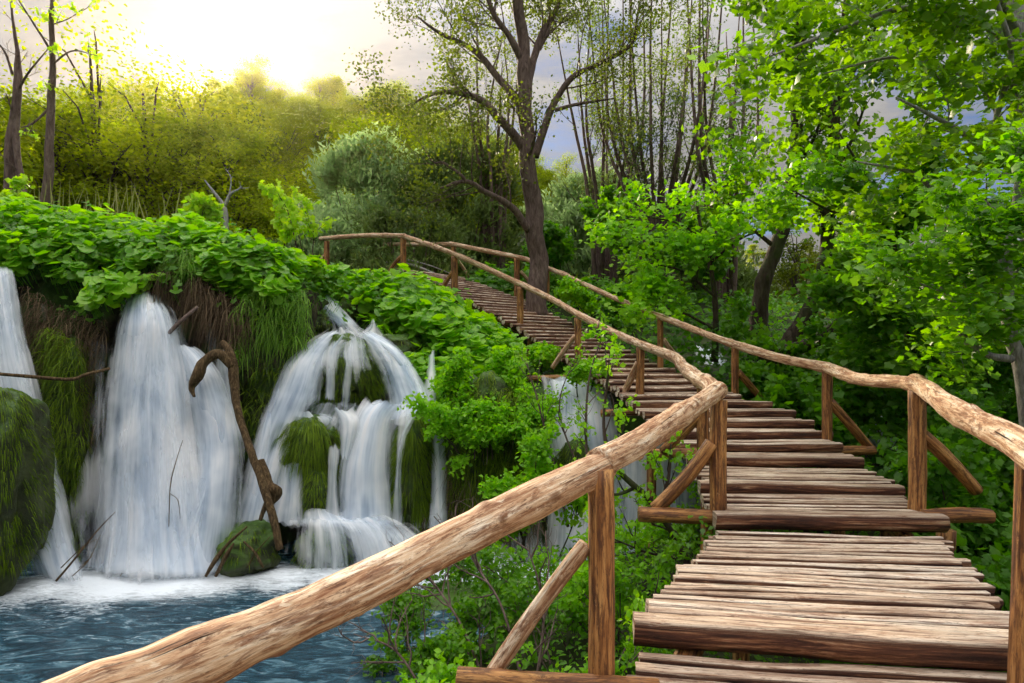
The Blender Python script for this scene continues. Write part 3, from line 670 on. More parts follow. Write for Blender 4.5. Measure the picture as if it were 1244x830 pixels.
railing('peeled log handrail on the forest side of the steps', [
    ([(1560, 760, 1.2), (1244, 543, 2.6), (1200, 520, 3.2), (1156, 496, 3.9), (1128, 475, 4.7), (1112, 465, 5.05)], .075, .070),
    ([(1116, 467, 5.0), (1090, 464, 5.5), (1041, 460, 6.3), (1003, 446, 7.2)], .062, .062),
    ([(1006, 447, 7.15), (960, 438, 7.9), (936, 432, 8.4), (891, 418, 9.3)], .062, .06),
    ([(893, 419, 9.25), (860, 407, 9.9), (824, 393, 10.7), (800, 384, 11.2), (770, 373, 12.0)], .058, .056),
    ([(775, 374, 12.0), (742, 360, 13.1), (700, 341, 14.6), (684, 333, 15.2), (657, 323, 16.2)], .056, .062),
    ([(660, 325, 16.2), (645, 317, 16.6), (626, 312, 17.0), (586, 304, 17.8), (547, 296, 18.6)], .064, .066),
    ([(549, 297, 18.6), (500, 297, 19.5), (453, 297, 20.5)], .066, .064)],
    [(1114, 474, 5.0, 640, .064), ((1247, 1236), 560, 2.75, 860, .042), (1005, 451, 7.2, 560, .056), (893, 422, 9.3, 500, .054), (802, 388, 11.2, 455, .055), (664, 327, 16.0, 364, .075), (628, 314, 17.0, 362, .08), (551, 299, 18.6, 345, .08), (459, 299, 20.4, 336, .08)],
    [((1120, 528, 5.0), (1186, 596, 5.1), .052), ((1008, 488, 7.2), (1058, 546, 7.35), .052), ((897, 452, 9.3), (931, 491, 9.5), .052), ((806, 412, 11.2), (828, 438, 11.4), .045), ((632, 330, 17.0), (645, 346, 17.2), .05), ((556, 316, 18.6), (570, 338, 18.8), .05), ((461, 312, 20.4), (472, 330, 20.5), .05)], 8)
# ------------------------------------------------------------------ mossy boulders
def boulder(px, py, d, rx, ry, rz, seed, label, strands=2200, sl=.22, mat='rockwet', moss='moss', squash=.0, bare=.0, below=.0):
    c = P(px, py, d); G = Geo(); nu, nv = 72, 48
    th = np.linspace(0, 2 * math.pi, nu, endpoint=False)[None]; ph = np.linspace(.02, math.pi - .02, nv)[:, None]
    D = np.stack([np.sin(ph) * np.cos(th), np.sin(ph) * np.sin(th), np.cos(ph) + 0 * th], -1)
    def radial(D):
        e = 1 + (fbm(D * 1.6 + seed * 5.7, 3) - .5) * .55 + (fbm(D * 5 + seed, 3) - .5) * .22
        z = np.where(D[..., 2] < 0, 1 + below, 1.0)
        q = np.sign(D) * np.abs(D) ** .85
        return q * e[..., None] * np.array([rx, ry, rz]) * np.stack([np.ones_like(z), np.ones_like(z), z], -1)
    V = c + radial(D); i = np.arange(nv - 1)[:, None] * nu; j = np.arange(nu)[None]; k = (j + 1) % nu
    G.add(V.reshape(-1, 3), np.stack([i + j, i + nu + j, i + nu + k, i + k], -1).reshape(-1, 4))
    o = G.build('mossy_boulder', M[mat]); o['_org'] = (0.0, 0.0, 0.0)
    tag(o, label, 'boulder', 'mossy boulders among the falls')
    r = np.random.RandomState(seed)
    q = norm(r.normal(size=(strands, 3))); q[:, 1] = -np.abs(q[:, 1]) * np.where(r.rand(strands) < .8, 1, -1)
    q = q[q[:, 2] > -.75 + bare]; keep = fbm(q * 3.6 + seed, 3) > .36 + bare * .2; q = q[keep]
    pos = c + radial(q); H = Geo()
    out = q * np.array([1, 1, .4])
    blades(H, pos, norm(out * .55 + np.array([0, 0, -.25])), r.uniform(.35, 1.1, len(q)) ** 1.3 * sl * .8, r.uniform(.005, .011, len(q)), r, sag=.85, seg=4)
    m_ = H.build('hanging_moss', M[moss], o)
    return o
boulder(-12, 560, 8.15, .66, .5, .95, 1, 'tall dark boulder at the left edge, green moss on its upper half', 8000, .17, below=.9)
boulder(424, 452, 10.75, .50, .45, .62, 2, 'moss mound high in the cascade with water running down both sides', 4200, .26)
boulder(374, 545, 9.85, .50, .35, .50, 3, 'round green mossy boulder in the middle of the stepped cascade', 5200, .30)
boulder(386, 596, 9.6, .20, .2, .38, 4, 'small dark mossy rock just below the round green boulder', 1200, .18)
boulder(501, 574, 9.75, .28, .3, .86, 5, 'tall narrow moss-covered rock between two falls on the cascade side', 4600, .28)
boulder(298, 668, 8.95, .46, .4, .36, 6, 'dark wet boulder at the foot of the driftwood trunk, few green tufts', 900, .14, bare=.6)
boulder(396, 668, 9.3, .42, .35, .34, 7, 'low green rock under the bottom veil of the cascade', 1500, .18)
boulder(588, 560, 10.0, .62, .55, 1.25, 8, 'big mossy bank boulder right of the cascade, hung with long green moss', 9000, .30, below=.25)
boulder(393, 396, 12.4, .28, .3, .30, 9, 'small brown mossy rock dividing the topmost stream', 700, .14, bare=.3)
boulder(428, 374, 13.0, .30, .3, .28, 10, 'small brown rock under the leaves right of the topmost stream', 600, .12, bare=.3)
boulder(487, 421, 11.7, .45, .4, .25, 11, 'flat pale wet rock ledge beside the upper dome of water', 500, .1, bare=.4)
boulder(86, 530, 9.8, .32, .4, 1.35, 12, 'steep wet mossy rock rib between the two falls on the left', 5200, .26, below=.1)
boulder(212, 560, 9.6, .30, .25, .45, 13, 'dark rock showing through the broad white veil', 300, .12, bare=.8)
boulder(276, 540, 10.2, .22, .3, .75, 14, 'dark wet rock behind the driftwood trunk', 900, .2, bare=.3)
boulder(700, 600, 9.9, .35, .3, .8, 15, 'mossy rock half hidden in the fall beneath the steps', 1500, .2)
boulder(328, 520, 10.95, .42, .4, 1.1, 16, 'dark mossy wall of rock between the driftwood and the stepped cascade', 2200, .2, bare=.3)
boulder(520, 500, 10.5, .35, .3, .35, 17, 'dark rock ledge at the right shoulder of the cascade', 500, .14, bare=.4)
boulder(555, 735, 8.0, .55, .5, .22, 18, 'low dark rock at the near edge of the pool in front of the bushes', 700, .1, bare=.5)

# ------------------------------------------------------------------ plants: skeletons and leaves
def grow(rng, p, d, L, r, lvl, prm, B, tips):
    """adds polylines (path, radii) to B and leaf anchors (point, direction, level) to tips"""
    n_ = prm.get('seg', 6); pts = [np.array(p, float)]; d = norm(d); dd = d.copy(); wob = prm.get('wob', .25)
    for k in range(n_):
        dd = norm(dd + rng.normal(size=3) * wob * (.5 if lvl == 0 else 1) + np.array([0, 0, prm.get('up', .1)]))
        pts.append(pts[-1] + dd * L / n_)
    pts = np.array(pts); r1 = r * prm.get('tap', .35); B.append((pts, np.linspace(r, r1, n_ + 1), lvl))
    if lvl >= prm['levels'] - prm.get('leaf_lv', 1):
        for k in range(1, n_ + 1): tips.append((pts[k], dd, lvl))
    if lvl < prm['levels']:
        nk = prm['kids'][lvl]
        for c in range(nk):
            f = rng.uniform(prm.get('from', .3), 1.0); i = f * n_; i0 = min(int(i), n_ - 1); q = pts[i0] + (pts[i0 + 1] - pts[i0]) * (i - i0)
            ax = norm(pts[i0 + 1] - pts[i0]); s = norm(np.cross(ax, rng.normal(size=3)))
            an = prm.get('ang', .8) * rng.uniform(.6, 1.25)
            nd = norm(ax * math.cos(an) + s * math.sin(an)); 
            grow(rng, q, nd, L * prm.get('ratio', .6) * rng.uniform(.6, 1.15) * (1.15 - .5 * f), (r + (r1 - r) * f) * .55, lvl + 1, prm, B, tips)
def mesh_limbs(G, B, segs=(9, 6, 4, 3, 3), minr=.0, rough=.12, seed=1):
    for pts, rr, lvl in B:
        if rr[0] < minr: continue
        if lvl == 0: pts2 = spline(pts, len(pts) * 3); rr2 = np.interp(np.linspace(0, 1, len(pts2)), np.linspace(0, 1, len(rr)), rr); tube(G, pts2, rr2, segs[0], rough, seed, False, freq=5)
        else: tube(G, pts, rr, segs[min(lvl, len(segs) - 1)], 0, seed, False)
def leaves(G, tips, tmpl, per, spread, size, rng, flat=.5, droop=.3, mask=None, edge=None):
    A = np.array([t[0] for t in tips]); Dn = np.array([t[1] for t in tips])
    A = np.repeat(A, per, 0); Dn = np.repeat(Dn, per, 0)
    pos = A + rng.normal(size=A.shape) * spread * np.array([1, 1, .7])
    if mask is not None:
        k = mask(pos); pos = pos[k]; Dn = Dn[k]
    nr = norm(rng.normal(size=pos.shape) * (1 - flat) + np.array([0, -.25, 1.0]) * flat)
    clump = vnoise(pos * 2.0 / max(spread * 6, .3) + 5)
    sp = norm(Dn * np.array([1, 1, .4]) + rng.normal(size=pos.shape) * .6)
    scatter(G, tmpl, pos, nr, size * rng.uniform(.55, 1.25, len(pos)), rng, np.clip(clump * .75 + rng.rand(len(pos)) * .35, 0, 1), sp, droop)

def tree(name, base, limbs, label, cat='tree', group=None, bark='bark', leaf='crowntree', seed=1, prm=None, per=6, spread=.14, size=.07, tmpl=None, twigs=10, L=1.0, flat=.4, mask=None, trunk_first=1, sub_r=.3, kids_from=.15, droop=.25):
    """limbs: list of [(px, py, d, r), ...]; the first is the trunk"""
    rng = np.random.RandomState(seed); o = empty(name, base, label, cat, group)
    T = Geo(); Lm = Geo(); tips = []; Ball = []
    prm = dict(dict(levels=2, kids=[5, 4, 3], wob=.22, up=.08, ang=.85, ratio=.62, seg=5, tap=.35), **(prm or {}))
    for i, lb in enumerate(limbs):
        a = np.array(lb, float); W3 = np.array([P(*q[:3]) for q in a]); nn = 6 * len(a); pth = spline(np.c_[W3, a[:, 3]], nn); 
        pth[:, :3] += (fbm(pth[:, :3] * 1.3 + seed, 2)[:, None] - .5) * a[0, 3] * .8
        tube(T if i < trunk_first else Lm, pth[:, :3], np.maximum(pth[:, 3], .004), 14 if i < trunk_first else 9, .16, seed + i, True, freq=4)
        ntw = twigs if np.isscalar(twigs) else twigs[min(i, len(twigs) - 1)]
        for k in range(ntw):
            f = rng.uniform(kids_from, 1) * (nn - 1); j = min(int(f), nn - 2); q = pth[j, :3]; ax = norm(pth[j + 1, :3] - q)
            s = norm(np.cross(ax, rng.normal(size=3))); an = rng.uniform(.5, 1.2); nd = norm(ax * math.cos(an) + s * math.sin(an) + np.array([0, 0, .15]))
            B = []; grow(rng, q, nd, L * rng.uniform(.5, 1.1), max(min(pth[j, 3] * sub_r, .05), .008), 0, prm, B, tips); Ball += [(b[0], b[1], b[2] + 1) for b in B]
    mesh_limbs(Lm, Ball, (6, 5, 4, 3, 3))
    T.build('trunk', M[bark], o)
    if Lm.n: Lm.build('branches', M[bark], o)
    if tips and per:
        G = Geo(); leaves(G, tips, tmpl or T_oval(), per, spread, size, rng, flat, droop, mask); G.build('crown', M[leaf], o)
    return o

def bush(name, base, h, w, nst, label, leaf, tmpl, per, spread, size, seed, cat='bush', group=None, bark='bark_dark', prm=None, lean=(0, 0), flat=.45, depth=None, r=.012, droop=.25):
    rng = np.random.RandomState(seed); o = empty(name, base, label, cat, group); B = []; tips = []
    prm = dict(dict(levels=2, kids=[6, 4], wob=.22, up=.10, ang=.75, ratio=.5, seg=6, tap=.4, leaf_lv=1), **(prm or {}))
    for k in range(nst):
        p = np.array([base[0] + rng.uniform(-.5, .5) * w, base[1] + rng.uniform(-.5, .5) * (depth or w * .7), 0]); p[2] = min(base[2], 50) + rng.uniform(-.05, .05)
        d = np.array([(p[0] - base[0]) / max(w, .1) * 1.1 + lean[0] + rng.normal() * .2, (p[1] - base[1]) / max(w, .1) * .8 + lean[1] + rng.normal() * .2, 1.0])
        grow(rng, p, d, h * rng.uniform(.6, 1.05), r, 0, prm, B, tips)
    G = Geo(); mesh_limbs(G, B, (5, 4, 3, 3), rough=0); G.build('stems', M[bark], o)
    G = Geo(); leaves(G, tips, tmpl, per, spread, size, rng, flat, droop); G.build('foliage', M[leaf], o)
    return o

# ------------------------------------------------------------------ the forest behind
def forest_tree_meshes(seed, h, w, nblob, per, leaf_size, leaf, conic=.0):
    rng = np.random.RandomState(seed); T = Geo(); C_ = Geo()
    tube(T, np.array([[0, 0, -1.0], [rng.normal() * .1, 0, h * .4], [rng.normal() * .3, rng.normal() * .3, h * .95]]), [h * .018, h * .013, h * .003], 6, 0, 1, False)
    cen = []; 
    for k in range(nblob):
        z = rng.uniform(.12, 1.0); a = rng.uniform(0, 6.283); env = w * .5 * (1 - ((z - .45) / .6) ** 2 if conic < .5 else (1.05 - z) * 1.1) ** .7 if z < 1.02 else .1
        env = max(env, .12 * w); q = rng.uniform(.25, 1) ** .6
        c = np.array([math.cos(a) * env * q, math.sin(a) * env * q, z * h]); cen.append(c)
        tube(T, np.array([[0, 0, max(.1, z - .18) * h], c * np.array([.6, .6, 1]) - np.array([0, 0, h * .02]), c]), [h * .004, h * .003, h * .001], 3, 0, 1, False)
        br = w * rng.uniform(.10, .20); m = int(per * rng.uniform(.6, 1.3)); dr = norm(rng.normal(size=(m, 3))); rad = br * rng.uniform(.35, 1.1, (m, 1))
        pos = c + dr * rad * np.array([1.25, 1.25, .8]); nr = norm(dr * .8 + rng.normal(size=(m, 3)) * .6 + np.array([0, 0, .5]))
        scatter(C_, T_tri(.75), pos, nr, leaf_size * rng.uniform(.6, 1.3, m), rng, np.clip(rng.rand() * .6 + rng.rand(m) * .45, 0, 1))
    to = T.build('trunk', M['bark_dark']); cr = C_.build('crown', M[leaf])
    return to, cr
protos = []
for i, (h, w, nb, per, ls, lf, cn) in enumerate([(11, 7, 66, 330, .155, 'far1', 0), (12, 6.5, 64, 330, .155, 'far2', 0), (10, 7.5, 70, 330, .15, 'far2', 0), (13, 6, 60, 160, .24, 'far3', 0), (9, 6, 55, 300, .16, 'far1', 0),
                                             (12, 7.5, 44, 150, .15, 'far1', 0), (14, 5.5, 50, 95, .30, 'far3', 1)]):
    t_, c_ = forest_tree_meshes(100 + i, h, w, nb, per, ls, lf, cn); protos.append((t_.data, c_.data, h)); bpy.data.objects.remove(t_); bpy.data.objects.remove(c_)
FL = {0: 'broad olive-green tree in the sunlit forest behind the falls', 1: 'tall fresh green tree in the sunlit forest behind the falls', 2: 'round light green tree in the sunlit forest behind the falls', 3: 'slim dark green tree in the hillside forest', 4: 'small olive tree in the hillside forest', 5: 'thin-crowned tree standing above the forest edge', 6: 'narrow pointed dark tree in the hillside forest'}
def plant_tree(k, x, y, s, rz, group='trees of the forest on the hillside'):
    td, cd, h = protos[k]; z = float(ground(x, y)) - .3
    o = empty('forest_tree', (x, y, z), FL[k], 'tree', group)
    o.rotation_euler.z = rz; o.scale = (s * 1.25, s * 1.25, s * (1 + .15 * math.sin(rz * 7)))
    for nm, me in (('trunk', td), ('crown', cd)):
        c = bpy.data.objects.new(nm, me); COL.objects.link(c); c.parent = o
    return o
rf = np.random.RandomState(5)
def rowtrees(y0, y1, px0, px1, n_, s0, s1, kinds):
    for k in range(n_):
        px = px0 + (px1 - px0) * (k + rf.uniform(.1, .9)) / n_; y = rf.uniform(y0, y1); x = (px - 622) / F * y
        plant_tree(int(rf.choice(kinds)), x, y, rf.uniform(s0, s1), rf.uniform(0, 6.28))
rowtrees(25, 29, -120, 330, 11, .50, .74, [0, 1, 2, 2])
rowtrees(31, 38, -160, 480, 15, .65, .95, [0, 1, 2, 4])
rowtrees(42, 52, -160, 560, 18, .7, 1.0, [0, 1, 3, 4])
rowtrees(56, 68, -120, 620, 26, .6, .85, [0, 3, 4, 1])
rowtrees(74, 88, -120, 660, 36, .6, .85, [0, 2, 4, 1])
rowtrees(94, 112, -120, 760, 44, .6, .85, [0, 2, 4])
rowtrees(112, 128, -120, 760, 40, .6, .8, [0, 2, 4])
rowtrees(30, 40, 560, 1350, 12, .32, .5, [1, 3, 2])
rowtrees(50, 80, 700, 1300, 12, .35, .5, [1, 3, 4])
rowtrees(90, 130, 780, 1300, 12, .5, .7, [1, 3, 4])
for px, y, k, s in ((120, 26, 5, .92), (185, 27, 5, .98), (60, 25, 1, .85), (-20, 24, 0, .9), (235, 30, 0, .95)):
    plant_tree(k, (px - 622) / F * y, y, s, px * .1)

# pale willow thicket right behind the upper walkway
def cloudbush(name, px, d, hpx, wpx, nb, per, ls, leaf, label, seed, stems=14, cat='bush', basez=None):
    rng = np.random.RandomState(seed); x = (px - 622) / F * d; z = float(ground(x, d)) - .1 if basez is None else basez; h = EYE + (440 - hpx) / F * d - z; w = wpx / F * d
    o = empty(name, (x, d, z), label, cat); T = Geo(); C_ = Geo()
    for k in range(nb):
        a = rng.uniform(0, 6.283); q = rng.rand() ** .5; zz = rng.uniform(.08, .95); e = math.sqrt(max(.05, 1 - (max(zz - .35, 0) / .68) ** 2))
        c = np.array([x + math.cos(a) * q * w * .5 * e, d + math.sin(a) * q * w * .35 * e, z + zz * h]); b0 = np.array([x + (c[0] - x) * .25, d + (c[1] - d) * .25, z])
        if k < stems: tube(T, spline([b0, b0 * .5 + c * .5 + np.array([0, 0, h * .08]), c], 7), np.linspace(.05, .01, 7), 4, 0, 1, False)
        m = int(per * rng.uniform(.6, 1.3)); br = w * rng.uniform(.05, .17); dr = norm(rng.normal(size=(m, 3))); pos = c + dr * br * rng.uniform(.2, 1.15, (m, 1)) * np.array([1.1, 1, 1.0])
        nr = norm(dr + rng.normal(size=(m, 3)) * .7)
        scatter(C_, T_tri(.32), pos, nr, ls * rng.uniform(.6, 1.4, m), rng, np.clip(rng.rand() * .5 + rng.rand(m) * .5, 0, 1), np.array([math.cos(a) * .5, -.2, .8]) + 0 * pos)
    T.build('stems', M['bark'], o); C_.build('foliage', M[leaf], o); return o
cloudbush('willow_bush', 452, 24, 172, 150, 80, 330, .26, 'willow', 'pale grey-green rounded willow bush behind the upper handrail', 21)
cloudbush('willow_bush', 505, 26, 190, 130, 60, 300, .24, 'willow', 'second pale rounded willow between the first one and the olive thicket', 31)
cloudbush('willow_bush', 412, 27, 225, 120, 50, 300, .24, 'willow', 'small pale willow at the left foot of the rounded willow bush', 33)
cloudbush('willow_bush', 400, 21, 262, 130, 40, 260, .22, 'willow', 'low pale willow bush directly behind the walkway end', 26)
cloudbush('willow_bush', 560, 23, 175, 160, 80, 260, .24, 'willow2', 'olive-green willow thicket left of the big trunk', 22, 34)
cloudbush('willow_bush', 500, 20, 255, 170, 40, 240, .2, 'willow2', 'low olive brush between the two upper handrails', 28, 30)
cloudbush('willow_bush', 715, 25, 215, 150, 70, 220, .26, 'willow', 'pale bluish willow mass right of the big trunk', 23, 30)
cloudbush('willow_bush', 835, 24, 250, 170, 60, 200, .26, 'willow2', 'dark olive thicket under the tall thin willows', 24, 30)
cloudbush('willow_bush', 320, 20, 300, 130, 30, 200, .2, 'willow2', 'low olive scrub beyond the leafy bank', 27, 12)
cloudbush('willow_bush', 150, 18, 305, 230, 30, 240, .2, 'far2', 'low green scrub behind the reeds', 29, 10)

# ------------------------------------------------------------------ single trees
tree('old_tree', P(652, 375, 15.5), [
    [(653, 385, 15.5, .29), (652, 340, 15.5, .24), (649, 290, 15.5, .23), (645, 230, 15.5, .21), (640, 165, 15.5, .19), (638, 100, 15.5, .17), (634, 40, 15.5, .14), (632, -40, 15.5, .13), (640, -170, 15.6, .07), (636, -300, 15.8, .02)],
    [(642, 280, 15.4, .10), (622, 253, 15.1, .08), (590, 233, 14.8, .065), (565, 220, 14.5, .05), (536, 228, 14.2, .02)],
    [(566, 222, 14.5, .04), (561, 213, 14.4, .04), (540, 198, 14.3, .03), (528, 197, 14.2, .02), (514, 180, 14.0, .01)],
    [(640, 185, 15.5, .13), (608, 145, 15.2, .10), (579, 119, 15.0, .08), (536, 112, 14.8, .05), (492, 130, 14.5, .02)],
    [(632, 125, 15.5, .12), (601, 90, 15.7, .09), (575, 61, 15.8, .07), (539, 43, 16, .05), (508, 20, 16, .02)],
    [(650, 190, 15.5, .11), (660, 160, 15.5, .10), (673, 126, 15.4, .085), (695, 94, 15.3, .07), (731, 76, 15.0, .055), (767, 54, 14.8, .04), (774, 22, 14.7, .03), (780, -10, 14.7, .01)],
    [(674, 134, 15.4, .05), (700, 127, 15.3, .04), (745, 120, 15.2, .015)],
    [(640, 112, 15.5, .12), (648, 70, 15.8, .10), (660, 38, 16, .08), (676, 10, 16.2, .06), (696, -60, 16.4, .02)],
    [(635, 75, 15.5, .10), (619, 45, 15.3, .08), (597, 10, 15.1, .06), (570, -60, 15, .02)],
    [(655, 60, 15.9, .06), (668, 30, 16, .04), (664, -10, 16, .03)],
    [(632, 0, 15.5, .09), (610, -80, 15.5, .06), (560, -160, 15.5, .02)], [(633, -20, 15.5, .09), (680, -110, 15.5, .05), (720, -190, 15.5, .02)],
], 'big old tree with rough brown trunk rising through the boardwalk', bark='bark', leaf='crowntree', seed=31, twigs=[5, 5, 6, 10, 11, 11, 5, 9, 10, 6, 6, 6], L=1.5, per=2, spread=.22, size=.085, tmpl=T_tri(.7), kids_from=.25, prm=dict(kids=[5, 4], ang=.65, ratio=.7))
tree('leaning_tree', P(922, 420, 13), [
    [(920, 440, 13, .22), (922, 400, 13, .19), (924, 370, 13, .17), (930, 335, 13, .16), (945, 295, 13, .15), (958, 250, 13, .14), (966, 190, 13, .13), (969, 126, 13, .12), (967, 60, 13, .11), (974, 0, 13, .09), (985, -120, 13, .03)],
    [(969, 60, 13, .07), (990, 20, 12.8, .05), (1010, -30, 12.5, .03)], [(968, 90, 13, .06), (945, 50, 12.8, .045), (930, 0, 12.6, .03)],
    [(964, 210, 13, .05), (985, 175, 12.7, .04), (1000, 140, 12.5, .02)], [(940, 300, 13, .05), (905, 270, 12.8, .03), (885, 240, 12.5, .015)]],
    'dark crooked tree behind the steps with leafy upper limbs', bark='bark_dark', leaf='maple_top', seed=32, twigs=[6, 6, 5, 3, 4], L=1.5, per=2, spread=.2, size=.14, tmpl=T_maple(), kids_from=.35, prm=dict(kids=[4, 3]))
tree('leaning_tree', P(954, 430, 12.3), [
    [(945, 440, 12.3, .19), (962, 410, 12.3, .16), (980, 382, 12.3, .15), (996, 350, 12.3, .14), (1003, 300, 12.3, .13), (1006, 250, 12.3, .12), (1012, 190, 12.3, .11), (1014, 120, 12.3, .10), (1022, 50, 12.3, .08), (1040, -80, 12.3, .03)],
    [(984, 372, 12.3, .08), (1010, 350, 12.1, .06), (1030, 325, 12, .045), (1050, 285, 11.8, .03)], [(1014, 130, 12.3, .06), (1040, 80, 12, .045), (1070, 20, 11.8, .025)],
    [(1010, 215, 12.3, .05), (1035, 170, 12, .03), (1050, 130, 11.8, .02)]],
    'dark straight-stemmed tree right of the crooked one', bark='bark_dark', leaf='maple_top', seed=33, twigs=[6, 3, 6, 3], L=1.5, per=2, spread=.2, size=.14, tmpl=T_maple(), kids_from=.3, prm=dict(kids=[4, 3]))
tree('fallen_tree', P(945, 432, 11.6), [
    [(925, 436, 11.6, .14), (950, 428, 11.6, .13), (985, 416, 11.6, .12), (1012, 400, 11.5, .11), (1032, 378, 11.4, .09), (1050, 358, 11.3, .07), (1078, 336, 11.1, .05), (1100, 300, 11, .02)],
    [(1008, 402, 11.5, .05), (1025, 406, 11.4, .04), (1045, 400, 11.2, .02)], [(1035, 376, 11.4, .05), (1044, 350, 11.3, .035), (1040, 310, 11.2, .015)]],
    'low dark trunk leaning out over the bushes behind the handrail', bark='bark_dark', leaf='bush', seed=34, twigs=[7, 4, 4], L=1.0, per=5, spread=.15, size=.10, tmpl=T_maple(), kids_from=.5)
# tall thin many-stemmed willows
rt = np.random.RandomState(77)
for gi, (bx, by, d, lb, n_, fan) in enumerate([(800, 380, 19, 'clump of tall thin grey willow stems right of the big tree', 13, 95), (735, 370, 21, 'slender sparse willow stems close behind the big tree', 8, 60), (880, 380, 18, 'tall wispy willow with fine upright twigs above the steps', 7, 60), (600, 350, 22, 'slim pale stems standing left of the big tree', 6, 50)]):
    lim = []
    for k in range(n_):
        f = (k + .5) / n_ * 2 - 1; x1 = bx + f * fan + rt.normal() * 8; top = rt.uniform(-120, 40) + (40 if gi == 3 else 0)
        lim.append([(bx + f * 12, by, d, .085), (bx + f * fan * .35, by - 120, d + rt.normal() * .4, .065), (bx + f * fan * .75 + rt.normal() * 6, by * .4, d + rt.normal() * .8, .045), (x1, top, d + rt.normal() * .8, .012)])
    tree('tall_willow', P(bx, by, d), lim, lb, bark='bark', leaf='willow2' if gi != 3 else 'crowntree', seed=60 + gi, twigs=6, L=1.5, per=1, spread=.12, size=.12, tmpl=T_tri(.4), trunk_first=3, kids_from=.3, prm=dict(kids=[5, 3], up=.22, ang=.5, levels=2))
# bare trunks on the left
tree('bare_tree', P(10, 260, 13.5), [[(8, 290, 13.5, .14), (11, 220, 13.5, .11), (15, 150, 13.5, .09), (20, 95, 13.5, .05), (17, 35, 13.5, .03), (14, -30, 13.5, .01)],
    [(38, 285, 13.3, .08), (24, 210, 13.4, .07), (19, 150, 13.5, .07), (24, 95, 13.5, .05), (21, 60, 13.5, .02)], [(22, 110, 13.5, .03), (36, 86, 13.3, .02), (58, 60, 13.2, .01)], [(15, 90, 13.5, .03), (5, 62, 13.5, .02), (-10, 45, 13.4, .01)]],
    'twin-stemmed bare dying tree at the far left', bark='bark', leaf='lime', seed=41, twigs=[5, 3, 2, 2], L=.5, per=0, spread=.05, size=.09, tmpl=T_oval())
tree('bare_tree', P(60, 260, 13), [[(52, 275, 13, .10), (60, 200, 13, .085), (62, 130, 13, .07), (64, 60, 13, .055), (64, -20, 13, .035), (66, -120, 13, .01)],
    [(62, 62, 13, .03), (45, 35, 12.8, .02), (22, 0, 12.6, .01)], [(64, 78, 13, .02), (88, 62, 12.8, .015), (120, 68, 12.6, .006)], [(62, 130, 13, .025), (40, 150, 12.9, .02), (26, 155, 12.8, .01)], [(64, 30, 13, .015), (85, 22, 12.8, .01), (102, 10, 12.6, .005)]],
    'tall thin bare trunk with a few yellow leaves, second from the left', bark='bark', leaf='lime', seed=42, twigs=[3, 1, 3, 1, 3], L=.35, per=1, spread=.05, size=.10, tmpl=T_maple(), prm=dict(levels=1, kids=[2]))
tree('dead_tree', P(275, 285, 13), [[(275, 300, 13, .055), (274, 270, 13, .05), (272, 252, 13, .04), (262, 237, 13, .03), (249, 219, 13, .012)], [(273, 250, 13, .035), (280, 236, 13, .03), (290, 230, 13, .015), (294, 226, 13, .01)], [(278, 240, 13, .02), (281, 222, 13, .012), (280, 212, 13, .006)], [(273, 258, 13, .015), (262, 256, 13, .01), (254, 250, 13, .005)]],
    'small whitish dead tree forked like antlers on the leafy bank', bark='bark_pale', seed=43, per=0, twigs=2, L=.25, prm=dict(levels=1, kids=[2]))
for k, (px, py, d, h, w, lb) in enumerate([(252, 282, 12.2, .6, .35, 'small cream-green leafy sprig beside the whitish dead tree'), (348, 318, 12.2, 1.3, .7, 'bright yellow-green sapling at the end of the leafy bank'), (372, 320, 12.4, 1.5, .5, 'taller lime sapling next to the walkway end'), (22, 270, 12.6, .7, .5, 'yellowish sprig at the foot of the bare trees')]):
    bush('sapling', P(px, py, d), h, w, 3 if k else 4, lb, 'lime', T_maple(), 2, .05, .11, 300 + k, cat='sapling', prm=dict(kids=[4, 2], up=.2, ang=.7), r=.014)

# maples leaning in from the right
far_mask = lambda p: p[:, 1] > 2.6
tree('maple_tree', P(1290, 440, 7.2), [
    [(1300, 640, 7.2, .16), (1285, 500, 7.2, .14), (1262, 300, 7.2, .13), (1246, 150, 7.2, .12), (1236, 40, 7.2, .10), (1230, -120, 7.2, .07)],
    [(1248, 190, 7.2, .06), (1215, 215, 7.0, .045), (1195, 190, 6.8, .04), (1178, 168, 6.6, .035), (1146, 148, 6.4, .025), (1088, 119, 6.1, .01)],
    [(1255, 290, 7.2, .06), (1225, 271, 7.0, .04), (1185, 242, 6.8, .035), (1135, 231, 6.6, .025), (1109, 210, 6.4, .02), (1041, 197, 6.1, .008)],
    [(1260, 230, 7.2, .05), (1228, 185, 7.0, .04), (1210, 150, 6.9, .035), (1228, 70, 6.8, .03), (1208, -10, 6.7, .02)],
    [(1238, 60, 7.2, .06), (1180, 20, 7.0, .045), (1100, 10, 6.8, .03), (1010, 40, 6.5, .02), (930, 70, 6.2, .008)],
    [(1234, 0, 7.2, .06), (1150, -50, 7.3, .045), (1050, -60, 7.4, .03), (940, -20, 7.4, .012)],
    [(1244, 120, 7.2, .05), (1170, 90, 7.4, .035), (1090, 70, 7.6, .02), (1000, 90, 7.6, .008)],
    [(1236, 40, 7.2, .05), (1200, -20, 6.6, .04), (1120, -70, 6.0, .02)]],
    'leafy maple leaning in from the right edge, pale branches over the walk', bark='bark_pale', leaf='maple_top', seed=51, twigs=[3, 4, 4, 5, 8, 8, 5, 6], L=.85, per=3, spread=.15, size=.105, tmpl=T_maple(), kids_from=.15, flat=.6, mask=far_mask, droop=.35, prm=dict(kids=[4, 2], up=.0))
